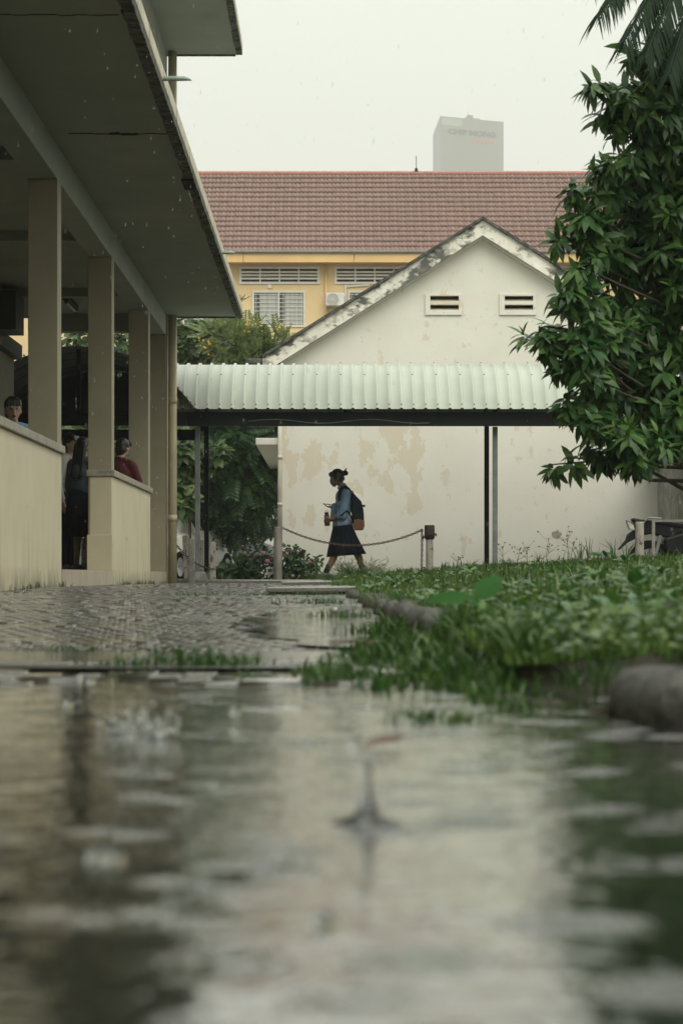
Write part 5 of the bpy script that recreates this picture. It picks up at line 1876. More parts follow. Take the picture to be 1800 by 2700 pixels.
def chain(label, pts, link=0.048, r=0.0062, group='chains slung between the posts'):
    """Interlocked oval links along a polyline."""
    t = thing('chain', label, 'chain', pts[0], group)
    pts = [Vector(p) for p in pts]
    seg_l = [(b - a).length for a, b in zip(pts[:-1], pts[1:])]
    tot = sum(seg_l)
    pitch = link * 0.74
    n_ = int(tot / pitch)
    m_ = MB()
    for k in range(n_):
        s = (k + 0.5) * pitch
        i = 0
        while i < len(seg_l) - 1 and s > seg_l[i]:
            s -= seg_l[i]
            i += 1
        p = pts[i].lerp(pts[i + 1], min(1, s / seg_l[i]))
        tn = (pts[i + 1] - pts[i]).normalized()
        sd = tn.cross(Vector((0, 1, 0)))
        if sd.length < .1:
            sd = Vector((1, 0, 0))
        sd.normalize()
        dn = sd if k % 2 == 0 else tn.cross(sd)
        dn = (dn + 0.3 * tn.cross(dn)).normalized()
        ring = [p + tn * (math.cos(2 * math.pi * a / 10) * link * .5) + dn * (math.sin(2 * math.pi * a / 10) * link * .30) for a in range(11)]
        m_.tube(ring, r, 5, cap=False)
    m_.build('links', 'chain_steel', t, smooth=True)


def catenary(a, b, low, n_=18):
    """Sagging curve from a to b, lowest at fraction/height low = (t, z)."""
    a, b = Vector(a), Vector(b)
    t0, zl_ = low
    A = np.array([[0, 0, 1], [t0 * t0, t0, 1], [1, 1, 1]])
    co = np.linalg.solve(A, np.array([a.z, zl_, b.z]))
    return [(a.x + (b.x - a.x) * t, a.y + (b.y - a.y) * t, co[0] * t * t + co[1] * t + co[2]) for t in np.linspace(0, 1, n_)]


chain('long rusty chain sagging from the grey post to the black topped post', catenary(P(743, 1391, 35.0), P(1116, 1396, 35.0), (0.50, P(0, 1438, 35.0).z)))
chain('rusty chain falling from the grey post into the rose bush', catenary(P(722, 1391, 35.0), P(650, 1474, 35.3), (0.5, P(0, 1440, 35.1).z), 8))
chain('rusty chain hanging in front of the walkway columns', catenary(P(452, 1420, 34.85), P(568, 1501, 34.7), (0.42, P(0, 1474, 34.8).z), 12))
chain('loose end of chain dangling straight down beside the black topped post', [P(1112, 1396, 34.98), P(1112, 1450, 34.98), P(1110.5, 1508, 34.98)])
cpt = P(1132, 1410, 35.1)
chain('turn of chain wrapped round the top of the black topped post', [(cpt.x + .098 * math.sin(a), 35.1 - .098 * math.cos(a), cpt.z - .03 + .035 * math.cos(a * 1.0) + 0.02 * math.sin(a)) for a in np.linspace(-1.9, 1.9, 12)])

# rail beside the motorcycle
rl = thing('pipe_rail', 'grey pipe rail in front of the motorcycle', 'rail', (P(1722, 0, 29.5).x, 29.5, 0.45))
q0 = P(1722, 1373, 29.5)
MB().box(q0.x - .018, q0.x + .018, 29.48, 29.52, 0.2, q0.z - .014).build('rail_post', 'rail_paint', rl)
MB().box(q0.x - .02, q0.x + 2.4, 29.48, 29.521, q0.z - .0135, q0.z + .014).build('top_rail', 'rail_paint', rl)
MB().box(q0.x + 2.2, q0.x + 2.236, 29.4795, 29.52, 0.2, q0.z - .014).build('rail_post', 'rail_paint', rl)

# ================================================================== VEHICLES
def wheel(parent, c, r, w, axis='x', spokes=0):
    """Tyre with a rim as sub-part; axis is the axle direction."""
    c = Vector(c)
    prof = [(r * .62, -w * .45), (r * .9, -w * .5), (r, -w * .32), (r, w * .32), (r * .9, w * .5), (r * .62, w * .45)]
    N = 22

    def spin(pr):
        vs, fs = [], []
        for i in range(N):
            a = 2 * math.pi * i / N
            for rr_, ww in pr:
                o = (ww, rr_ * math.cos(a), rr_ * math.sin(a)) if axis == 'x' else (rr_ * math.cos(a), ww, rr_ * math.sin(a))
                vs.append(c + Vector(o))
        k = len(pr)
        for i in range(N):
            for j in range(k):
                fs.append((i * k + j, i * k + (j + 1) % k, ((i + 1) % N) * k + (j + 1) % k, ((i + 1) % N) * k + j))
        return MB().add(vs, fs)
    ty = spin(prof).build('wheel', 'rubber', parent, smooth=False)
    if spokes:
        rm_ = spin([(r * .60, -w * .3), (r * .66, -w * .3), (r * .66, w * .3), (r * .60, w * .3)])
        for i in range(spokes):
            a = 2 * math.pi * i / spokes
            e = Vector((0, math.cos(a), math.sin(a))) if axis == 'x' else Vector((math.cos(a), 0, math.sin(a)))
            rm_.tube([c + e * r * .1, c + e * r * .62], r * .045, 5)
        sp_ = Vector((1, 0, 0)) if axis == 'x' else Vector((0, 1, 0))
        rm_.tube([c - sp_ * w * .5, c + sp_ * w * .5], r * .16, 10)
    else:
        rm_ = spin([(0.02, -w * .3), (r * .6, -w * .42), (r * .6, w * .42), (0.02, w * .3)])
    rm_.build('rim', 'rim', ty)
    return ty


def car(label, loc, heading, paint, L=4.2, W=1.75, H=1.5, van=False):
    """Car facing local -Y, rotated by heading."""
    t = thing('parked_car', label, 'car', loc)
    hw = W / 2
    if van:
        st_ = [(-L / 2, .35, .85, .95, .86, .80), (-L / 2 + .15, .28, .95, 1.05, .97, .88), (-L / 2 + .75, .25, 1.0, 1.25, 1, .86), (-L / 2 + 1.35, .25, 1.05, H, 1, .80), (0, .25, 1.06, H + .03, 1, .82), (L / 2 - .35, .25, 1.06, H, 1, .82), (L / 2 - .06, .3, 1.04, H - .15, .97, .80), (L / 2, .38, .95, 1.0, .9, .78)]
    else:
        st_ = [(-L / 2, .38, .62, .66, .80, .7), (-L / 2 + .15, .26, .76, .80, .93, .82), (-L / 2 + .6, .22, .88, .92, .99, .85), (-L / 2 + 1.1, .22, .95, 1.0, 1, .82), (-L / 2 + 1.75, .22, .97, H - .06, 1, .74), (-.05, .22, .98, H, 1, .74), (L / 2 - 1.0, .22, 1.0, H - .04, 1, .73), (L / 2 - .35, .24, 1.02, H - .32, .98, .74), (L / 2 - .08, .30, .98, 1.02, .92, .78), (L / 2, .40, .80, .84, .84, .7)]
    rot = Matrix.Rotation(heading, 3, 'Z')
    T = lambda p: rot @ Vector(p) + Vector(loc)
    rings = []
    for y, z0, zb, zr, wb, wr in st_:
        rings.append([(-hw * wb * .92, y, z0), (-hw * wb, y, z0 + (zb - z0) * .35), (-hw * wb * .985, y, zb), (-hw * wr, y, zr - .02), (-hw * wr * .8, y, zr), (hw * wr * .8, y, zr), (hw * wr, y, zr - .02), (hw * wb * .985, y, zb), (hw * wb, y, z0 + (zb - z0) * .35), (hw * wb * .92, y, z0)])
    vs = [T(p) for r_ in rings for p in r_]
    fs = []
    k = 10
    for i in range(len(rings) - 1):
        for j in range(k):
            fs.append((i * k + j, i * k + (j + 1) % k, (i + 1) * k + (j + 1) % k, (i + 1) * k + j))
    fs += [tuple(range(k)), tuple((len(rings) - 1) * k + j for j in range(k - 1, -1, -1))]
    body = MB().add(vs, fs).build('body', paint, t, smooth=True, bevel=0.03)
    # glazing, 8 mm proud of the skin
    def quad_on(a, b, c, d, nm, m_):
        pts = [T(p) for p in (a, b, c, d)]
        nrm_ = (pts[1] - pts[0]).cross(pts[3] - pts[0]).normalized()
        cen = sum(pts, Vector()) / 4
        if nrm_.dot(cen - T((0, 0, .9))) < 0:
            nrm_ = -nrm_
        MB().hexa([p + nrm_ * .004 for p in pts] + [p + nrm_ * .014 for p in pts]).build(nm, m_, t)
    def lerp3(p, q, u):
        return tuple(p[i] + (q[i] - p[i]) * u for i in range(3))
    ci = [i for i in range(len(st_)) if st_[i][3] - st_[i][2] > .22]
    for i, j in zip(ci[:-1], ci[1:]):
        for s in (2, 7):
            up = 3 if s == 2 else 6
            A, B, C, D = rings[i][s], rings[j][s], rings[j][up], rings[i][up]
            quad_on(lerp3(lerp3(A, D, .14), lerp3(B, C, .14), .05), lerp3(lerp3(A, D, .14), lerp3(B, C, .14), .95), lerp3(lerp3(A, D, .86), lerp3(B, C, .86), .95), lerp3(lerp3(A, D, .86), lerp3(B, C, .86), .05), 'side_window', 'car_glass')
    i0, i1 = ci[0], ci[-1]
    for i, j, nm in ((i0 - 1, i0, 'windscreen'), (i1, i1 + 1, 'rear_window')):
        A, B, C, D = rings[i][4], rings[i][5], rings[j][5], rings[j][4]
        quad_on(lerp3(A, D, .1), lerp3(B, C, .1), lerp3(B, C, .9), lerp3(A, D, .9), nm, 'car_glass')
    for sx_ in (-1, 1):
        for yy in (-L / 2 + .78, L / 2 - .78):
            c = T((sx_ * (hw - .08), yy, .31))
            w_ = wheel(t, c, .31, .2, axis='x')
            for o in (w_, *w_.children):
                me = o.data
                lc = c - WL[t]
                for v in me.vertices:
                    v.co = rot @ (v.co - lc) + lc
        MB().ball(T((sx_ * hw * .66, -L / 2 + .09, .66 if not van else .72)), (.17, .10, .085), 12, 8, rot).build('headlight', 'lamp_clear', t, smooth=True)
        MB().ball(T((sx_ * hw * .74, L / 2 - .05, .84)), (.12, .08, .10), 12, 8, rot).build('tail_light', 'lamp_red', t, smooth=True)
        MB().ball(T((sx_ * (hw + .06), -L / 2 + 1.55, 1.0)), (.09, .05, .06), 10, 6, rot).build('mirror', paint, t, smooth=True)
    p8 = lambda x0, x1, y0, y1, z0, z1: [T(p) for p in ((x0, y0, z0), (x1, y0, z0), (x1, y1, z0), (x0, y1, z0), (x0, y0, z1), (x1, y0, z1), (x1, y1, z1), (x0, y1, z1))]
    MB().hexa(p8(-hw * .55, hw * .55, -L / 2 - .02, -L / 2 + .06, .50, .60)).build('grille', 'rubber', t)
    MB().hexa(p8(-hw * .8, hw * .8, -L / 2 - .04, -L / 2 + .1, .26, .44)).build('bumper', paint, t, bevel=.03)
    MB().hexa(p8(-hw * .8, hw * .8, L / 2 - .1, L / 2 + .05, .30, .52)).build('bumper', paint, t, bevel=.03)
    return t


q = P(470, 0, 52)
car('white car parked behind the rusty posts at the downpipe', (P(432, 0, 49).x, 49, 0.03), R(-18), 'car_white', H=1.45)
car('dark car parked under the feathery tree behind the walkway columns', (P(545, 0, 57).x, 57.5, 0.03), R(152), 'car_black', L=4.3, W=1.8, H=1.52)
car('white van parked beyond the rose bushes by the house corner', (P(690, 0, 66).x, 66, 0.03), R(75), 'car_white', L=4.5, W=1.8, H=1.75, van=True)

# ---------------------------------------------------------------- motorcycle
MD = 31.5
mk = thing('motorcycle', 'black motorcycle parked behind the white post at the lawn edge', 'motorcycle', (P(1760, 0, MD).x, MD, 0.40))
U = F / MD
RWc, FWc = P(1712, 1482, MD), P(1712, 1482, MD) + Vector((1.25, 0, 0))
wheel(mk, RWc, .285, .085, 'y', 8)
wheel(mk, FWc, .285, .075, 'y', 8)


def outline(name, pl, w, m, bev=.02):
    poly = [(P(x, y, MD).x, P(x, y, MD).z) for x, y in pl]
    return MB().prism(poly, MD - w, MD + w).build(name, m, mk, bevel=bev)


outline('rear_fender', [(1668, 1398), (1688, 1394), (1700, 1408), (1690, 1412), (1675, 1420), (1655, 1430), (1632, 1450), (1627, 1449), (1648, 1424), (1652, 1410)], .045, 'bike_black', .008)
outline('tail', [(1662, 1368), (1668, 1366), (1700, 1372), (1740, 1376), (1790, 1384), (1800, 1402), (1770, 1418), (1740, 1415), (1716, 1408), (1696, 1412), (1676, 1396), (1672, 1384)], .11, 'bike_black', .03)
outline('seat', [(1690, 1371), (1740, 1374), (1790, 1381), (1850, 1388), (1850, 1396), (1780, 1392), (1700, 1380)], .125, 'rubber', .02)
outline('engine', [(1745, 1420), (1800, 1404), (1880, 1400), (1900, 1440), (1870, 1470), (1790, 1478), (1750, 1450)], .14, 'bike_black', .03)
outline('front_shield', [(1880, 1392), (1905, 1380), (1935, 1330), (1950, 1330), (1940, 1400), (1925, 1450), (1895, 1440)], .16, 'bike_black', .03)
outline('tail_light', [(1649, 1372), (1655, 1371), (1672, 1382), (1668, 1390), (1660, 1386)], .07, 'bike_grey', .006)
pl_ = [(1651, 1376), (1669, 1386), (1668, 1397), (1658, 1396)]
outline('number_plate', pl_, .085, 'plate_white', .003)
MB().tube([P(1700, 1484, MD) + Vector((0, -.13, 0)), P(1740, 1478, MD) + Vector((0, -.14, 0)), P(1800, 1472, MD) + Vector((0, -.14, 0))], [.05, .048, .03], 12).build('exhaust', 'bike_grey', mk, smooth=True)
MB().tube([RWc + Vector((0, -.075, 0)), P(1800, 1462, MD) + Vector((0, -.075, 0))], .022, 8).build('swing_arm', 'bike_grey', mk)
MB().tube([P(1722, 1475, MD) + Vector((0, -.10, 0)), P(1738, 1412, MD) + Vector((0, -.10, 0))], .024, 8).build('shock_absorber', 'bike_grey', mk)
MB().tube([FWc + Vector((0, 0, 0)), FWc + Vector((-.22, 0, .62))], .03, 8).build('fork', 'bike_grey', mk)
MB().tube([FWc + Vector((-.24, -.32, .74)), FWc + Vector((-.22, 0, .68)), FWc + Vector((-.24, .32, .74))], .015, 8).build('handlebar', 'rubber', mk)
MB().tube([P(1672, 1400, MD) + Vector((0, -.09, 0)), P(1706, 1372, MD) + Vector((0, -.12, .03)), P(1740, 1372, MD) + Vector((0, -.12, .02))], .012, 8).build('grab_rail', 'bike_grey', mk)

# ================================================================== PEOPLE
GD = 36.1


def G(x, y, o=0.0):
    """Point on the walking girl: photograph pixel and sideways offset (towards the camera is negative)."""
    p = P(x, y, GD)
    return Vector((p.x, GD + o, p.z))


def hand(m_, wrist, tipdir, palm_n, curl, s=1.0, r=.0085):
    """Palm, four fingers of unequal length and a thumb from the side of the palm."""
    f = Vector(tipdir).normalized()
    n_ = Vector(palm_n)
    n_ = (n_ - f * n_.dot(f)).normalized()
    sd = f.cross(n_)
    w = Vector(wrist)
    for q in (-.026, -.009, .009, .026):
        m_.capsule(w + sd * q * .6 * s, w + f * .085 * s + sd * q * s, .013 * s, .0115 * s, 8)
    for q, L in ((-.029, .070), (-.010, .082), (.010, .078), (.029, .060)):
        b = w + f * .088 * s + sd * q * s
        k1 = b + (f * math.cos(curl * .5) + n_ * math.sin(curl * .5)) * L * .5 * s
        k2 = k1 + (f * math.cos(curl * 1.3) + n_ * math.sin(curl * 1.3)) * L * .5 * s
        m_.capsule(b, k1, r * s, r * .95 * s, 8)
        m_.capsule(k1, k2, r * .95 * s, r * .75 * s, 8)
    b = w + f * .025 * s + sd * -.03 * s
    k1 = b + (f * .6 - sd * .6 + n_ * .4).normalized() * .045 * s
    m_.capsule(b, k1, .0115 * s, .010 * s, 8)
    m_.capsule(k1, k1 + (f * .8 + n_ * .6).normalized() * .035 * s, .0095 * s, .008 * s, 8)


girl = thing('person', 'girl walking left in blue shirt and dark knee length skirt looking at a phone', 'person', (G(900, 1527).x, GD, 0.125))
m_ = MB()
head_rot = Matrix.Rotation(R(-24), 3, 'Y')      # bowed forward: she faces -X
hc = G(887, 1256)
m_.ball(hc, (.098, .074, .098), 16, 12, head_rot)
m_.ball(G(880, 1269), (.062, .056, .075), 14, 10, Matrix.Rotation(R(-20), 3, 'Y'))
m_.ball(G(881, 1279), (.034, .03, .028), 10, 8)
m_.capsule(G(875.5, 1262), G(872.6, 1272), .011, .012, 8)              # nose
m_.ball(G(874.6, 1277.5), (.012, .02, .010), 8, 6)                      # lips
m_.ball(G(890, 1264, -.074), (.018, .010, .030), 10, 8)                 # ears
m_.ball(G(890, 1264, .074), (.018, .010, .030), 10, 8)
m_.capsule(G(896, 1270), G(902, 1292), .047, .052)
# trunk
m_.ball(G(904, 1318), (.10, .155, .17), 16, 10)
m_.ball(G(903, 1360), (.095, .135, .15), 16, 10)
m_.ball(G(902, 1398), (.12, .165, .12), 16, 10)
# legs
LH, RH_ = G(900, 1402, -.085), G(906, 1402, .085)
lk, la = G(884, 1456, -.09), G(860, 1508, -.085)
rk, ra = G(938, 1455, .08), G(955, 1497, .075)
m_.capsule(LH, lk, .086, .058, 14)
m_.capsule(lk, lk.lerp(la, .35) + Vector((.012, 0, 0)), .055, .057, 14)
m_.capsule(lk.lerp(la, .35) + Vector((.012, 0, 0)), la, .056, .037, 14)
m_.capsule(RH_, rk, .086, .058, 14)
m_.capsule(rk, rk.lerp(ra, .35) + Vector((.012, 0, 0)), .055, .057, 14)
m_.capsule(rk.lerp(ra, .35) + Vector((.012, 0, 0)), ra, .056, .036, 14)
m_.capsule(la + Vector((.03, 0, -.045)), la + Vector((-.14, 0, -.075)), .034, .028, 12)
m_.capsule(ra + Vector((.02, 0, -.02)), ra + Vector((-.075, 0, -.125)), .036, .028, 12)
# arms: near arm holds the bottle, far arm holds the phone
ns, ne, nw = G(912, 1303, -.175), G(904, 1358, -.205), G(873, 1370, -.13)
fs_, fe, fw = G(908, 1303, .175), G(898, 1346, .195), G(877.5, 1339, .06)
for a, b, c in ((ns, ne, nw), (fs_, fe, fw)):
    m_.capsule(a, b, .05, .042, 12)
    m_.capsule(b, c, .040, .027, 12)
hand(m_, nw, G(862, 1376, -.105) - nw, Vector((-.2, .95, .25)), 1.25)
hand(m_, fw, G(858, 1334, .03) - fw, Vector((0, -.2, 1)), .5)
m_.fused('body', 'skin', girl, .0055, 5)
# face details
for s in (-1, 1):
    MB().ball(G(875.3, 1264, s * .026), (.008, .013, .006), 8, 6).build('eye', 'eye_dark', girl, smooth=True)
    MB().ball(G(873.6, 1259.5, s * .028), (.006, .02, .004), 8, 6).build('eyebrow', 'hair', girl, smooth=True)
MB().ball(G(873.2, 1277.8), (.006, .017, .005), 8, 6).build('mouth', 'lip', girl, smooth=True)
# hair: cap, bun, nape knot and loose tuft
m_ = MB()
m_.ball(hc + Vector((.012, 0, .016)), (.105, .083, .103), 18, 12, head_rot)
m_.ball(G(872, 1251), (.035, .06, .04), 12, 8)
m_.ball(G(897, 1262), (.055, .066, .07), 14, 8)
m_.capsule(G(899, 1248), G(905, 1246), .045, .032)
m_.ball(G(910.5, 1247.5), (.043, .042, .040), 14, 8)
m_.ball(G(904, 1262), (.028, .035, .032), 12, 8)
m_.capsule(G(911, 1240), G(914, 1233), .010, .003, 8)
m_.capsule(G(909, 1240), G(911, 1235), .008, .003, 8)
m_.capsule(G(883, 1258, -.070), G(881.5, 1271, -.066), .007, .004, 8)
# carve-free: keep the face clear by staying behind it
m_.fused('hair', 'hair', girl, .006, 2)
# shirt with rolled sleeves and hem
m_ = MB()
m_.ball(G(905.5, 1312), (.125, .185, .14), 18, 12)
m_.ball(G(904, 1340), (.128, .175, .19), 18, 12)
m_.ball(G(903, 1372), (.142, .18, .12), 18, 12)
m_.capsule(G(905, 1288), G(906, 1306), .07, .11)
m_.capsule(ns + Vector((0, .02, 0)), ne, .075, .068, 14)
m_.capsule(ne + Vector((0, 0, -.01)), ne.lerp(nw, .28), .070, .062, 14)
m_.capsule(fs_ + Vector((0, -.02, 0)), fe, .075, .065, 14)
m_.capsule(fe, fe.lerp(fw, .45), .062, .052, 14)
m_.capsule(G(881, 1335), G(879, 1368), .05, .05)
for k in range(9):
    a = random.uniform(-.1, .1)
    p = G(random.uniform(884, 915), random.uniform(1320, 1372), -.165 + random.uniform(-.01, .02))
    m_.capsule(p, p + Vector((random.uniform(-.05, .05), -.005, random.uniform(-.09, -.03))), .016, .009, 8)
shirt = m_.fused('shirt', 'denim_shirt', girl, .007, 3)
# collar
m_ = MB()
m_.tube([G(891, 1289, -.055), G(898, 1283, -.07), G(906, 1278, -.045), G(908.5, 1277), G(906, 1278, .045), G(898, 1283, .07), G(891, 1289, .055)], .022, 8, flat=1.0)
m_.fused('collar', 'denim_shirt', girl, .007, 2)
# shirt tail below the jacket-like top: a short flared skirt of cloth
def flare(name, m, rings, parent, folds=0, amp=0.0, th=.006):
    """Rings of (centre, rx, ry, tilt dz/dx) lofted into a cloth tube with thickness."""
    N = 64
    vs, fs = [], []
    for i, (c, rx_, ry_, tl, fa) in enumerate(rings):
        for k in range(N):
            a = 2 * math.pi * k / N
            w = 1 + amp * fa * math.sin(a * folds + 0.7 * math.sin(2 * a))
            dx, dy = rx_ * math.cos(a) * w, ry_ * math.sin(a) * w
            vs.append(Vector(c) + Vector((dx, dy, tl * dx)))
    for i in range(len(rings) - 1):
        for k in range(N):
            fs.append((i * N + k, i * N + (k + 1) % N, (i + 1) * N + (k + 1) % N, (i + 1) * N + k))
    o = MB().add(vs, fs).build(name, m, parent, smooth=True)
    so = o.modifiers.new('cloth', 'SOLIDIFY')
    so.thickness = th
    return o


flare('shirt_tail', 'shirt_hem', [(G(903.5, 1358), .136, .172, -.05, .2), (G(903, 1374), .146, .182, 0.08, .6), (G(903, 1386), .152, .19, .14, 1)], girl, 9, .035)
flare('skirt', 'skirt_cloth', [(G(904, 1378), .135, .165, 0, 0), (G(904, 1392), .155, .18, 0, .2), (G(907, 1420), .205, .20, .02, .7), (G(910, 1446), .255, .215, .06, 1), (G(913, 1464.5), .288, .225, .085, 1.2)], girl, 17, .035)
# socks and shoes
for nm, a, sgn in (('sock', la, -1), ('sock', ra, 1)):
    kx_ = lk if sgn < 0 else rk
    MB().capsule(a + (kx_ - a).normalized() * .10, a, .046, .044, 14).build('sock', 'sock', girl, smooth=True)
sh_ = MB()
sh_.capsule(la + Vector((.035, 0, -.055)), la + Vector((-.03, 0, -.05)), .043, .046)
sh_.capsule(la + Vector((-.03, 0, -.055)), la + Vector((-.15, 0, -.077)), .044, .033)
so_ = sh_.fused('shoe', 'shoe', girl, .006, 2)
MB().capsule(la + Vector((.045, 0, -.088)), la + Vector((-.16, 0, -.098)), .022, .018, 10).build('sole', 'shoe_sole', so_, smooth=True)
sh_ = MB()
sh_.capsule(ra + Vector((.025, 0, -.025)), ra + Vector((-.01, 0, -.06)), .045, .046)
sh_.capsule(ra + Vector((-.01, 0, -.06)), ra + Vector((-.08, 0, -.135)), .044, .033)
sh_.fused('shoe', 'shoe', girl, .006, 2)

# backpack
bp = thing('backpack', 'black backpack with brown leather base on the walking girl', 'backpack', G(940, 1375))
out_ = [(924, 1302), (930, 1299), (940, 1310), (952, 1322), (956, 1336), (958.5, 1352), (959.5, 1368), (958, 1390), (954, 1396), (936, 1396), (932, 1386), (929, 1372), (926, 1350)]
poly = [(G(x, y).x, G(x, y).z) for x, y in out_]
cxp = sum(p[0] for p in poly) / len(poly)
czp = sum(p[1] for p in poly) / len(poly)
m_ = MB()
for o_, sc in ((.145, .88), (.115, 1.0)):
    pl2 = [(cxp + (x - cxp) * sc, czp + (z - czp) * sc) for x, z in poly]
    m_.prism(pl2, GD - o_, GD + o_)
m_.fused('bag', 'pack_cloth', bp, .008, 6)
lz = [(931.5, 1373), (944, 1370), (959, 1374.5), (958.5, 1390), (954, 1397), (936, 1397), (932, 1388)]
m_ = MB()
pl2 = [(G(x, y).x, G(x, y).z) for x, y in lz]
lx_c, lz_c = sum(p[0] for p in pl2) / 7, sum(p[1] for p in pl2) / 7
m_.prism([(lx_c + (x - lx_c) * 1.10, lz_c + (z - lz_c) * 1.10) for x, z in pl2], GD - .150, GD + .150)
m_.fused('leather_base', 'leather', bp, .008, 4)
MB().tube([G(925, 1303, -.10), G(919, 1291, -.135), G(911, 1284.5, -.15), G(902, 1286, -.168), G(896.5, 1296, -.172), G(895, 1312, -.172), G(896, 1330, -.168)], .024, 8, flat=.4, flat_axis=(0, 1, 0)).build('strap', 'pack_cloth', bp, smooth=True)
MB().tube([G(925, 1303, .10), G(919, 1291, .135), G(911, 1284.5, .15), G(902, 1286, .168), G(896.5, 1296, .172), G(895, 1312, .172), G(896, 1330, .168)], .024, 8, flat=.4, flat_axis=(0, 1, 0)).build('strap', 'pack_cloth', bp, smooth=True)
MB().tube([G(890, 1366, -.2), G(903, 1357, -.29), G(914, 1347, -.275), G(922, 1356, -.20), G(931, 1378, -.14)], .011, 8).build('lower_strap', 'pack_cloth', bp, smooth=True)
MB().box(G(955, 0).x, G(962.5, 0).x, GD - .012, GD + .012, G(0, 1336.5).z, G(0, 1331).z).build('strap_end', 'pack_cloth', bp, bevel=.003)
MB().box(G(955, 0).x, G(960.5, 0).x, GD - .05, GD - .02, G(0, 1389).z, G(0, 1383).z).build('buckle', 'pack_cloth', bp, bevel=.003)
MB().tube([G(956, 1389, -.03), G(957.5, 1397, -.03)], .009, 8).build('zip_pull', 'grey_metal', bp)
MB().tube([G(923, 1299), G(926, 1294), G(930, 1297), G(931, 1302)], .011, 8).build('grab_loop', 'pack_cloth', bp, smooth=True)

# bottle and phone
bt = thing('water_bottle', 'dark drinking bottle with pale label held in the walking girl\'s hand', 'bottle', G(862, 1386, -.06))
ax_ = (G(860.5, 1352, -.06) - G(862.8, 1387, -.06))
b0_ = G(862.8, 1387, -.06)
m_ = MB()
m_.tube([b0_, b0_ + ax_ * .02, b0_ + ax_ * .68, b0_ + ax_ * .80, b0_ + ax_ * .9], [.036, .041, .041, .036, .027], 18)
m_.build('flask', 'bottle_dark', bt, smooth=True)
MB().tube([b0_ + ax_ * .9, b0_ + ax_ * 1.03], .030, 16).build('cap', 'phone_black', bt)
MB().tube([b0_ + ax_ * .52, b0_ + ax_ * .70], .0418, 18, cap=False).build('label', 'bottle_label', bt, smooth=True)
MB().tube([b0_ + ax_ * 1.03 + Vector((-.024, 0, 0)), b0_ + ax_ * 1.12 + Vector((-.02, 0, 0)), b0_ + ax_ * 1.17, b0_ + ax_ * 1.12 + Vector((.02, 0, 0)), b0_ + ax_ * 1.03 + Vector((.024, 0, 0))], .004, 6).build('carry_loop', 'wire', bt)
ph_ = thing('phone', 'dark mobile phone held flat by the walking girl', 'phone', G(862, 1330, .03))
a_, b_ = G(850, 1329.5, .03), G(873, 1331, .03)
dv = (b_ - a_)
up_ = Vector((-dv.z, 0, dv.x)).normalized()
sd = Vector((0, 1, 0))
MB().hexa([a_ - sd * .036, b_ - sd * .036, b_ + sd * .036, a_ + sd * .036, a_ - sd * .036 + up_ * .009, b_ - sd * .036 + up_ * .009, b_ + sd * .036 + up_ * .009, a_ + sd * .036 + up_ * .009]).build('case', 'phone_black', ph_, bevel=.003)
MB().hexa([a_ + dv * .05 - sd * .032 + up_ * .0095, b_ - dv * .05 - sd * .032 + up_ * .0095, b_ - dv * .05 + sd * .032 + up_ * .0095, a_ + dv * .05 + sd * .032 + up_ * .0095,
           a_ + dv * .05 - sd * .032 + up_ * .0105, b_ - dv * .05 - sd * .032 + up_ * .0105, b_ - dv * .05 + sd * .032 + up_ * .0105, a_ + dv * .05 + sd * .032 + up_ * .0105]).build('screen', 'car_glass', ph_)


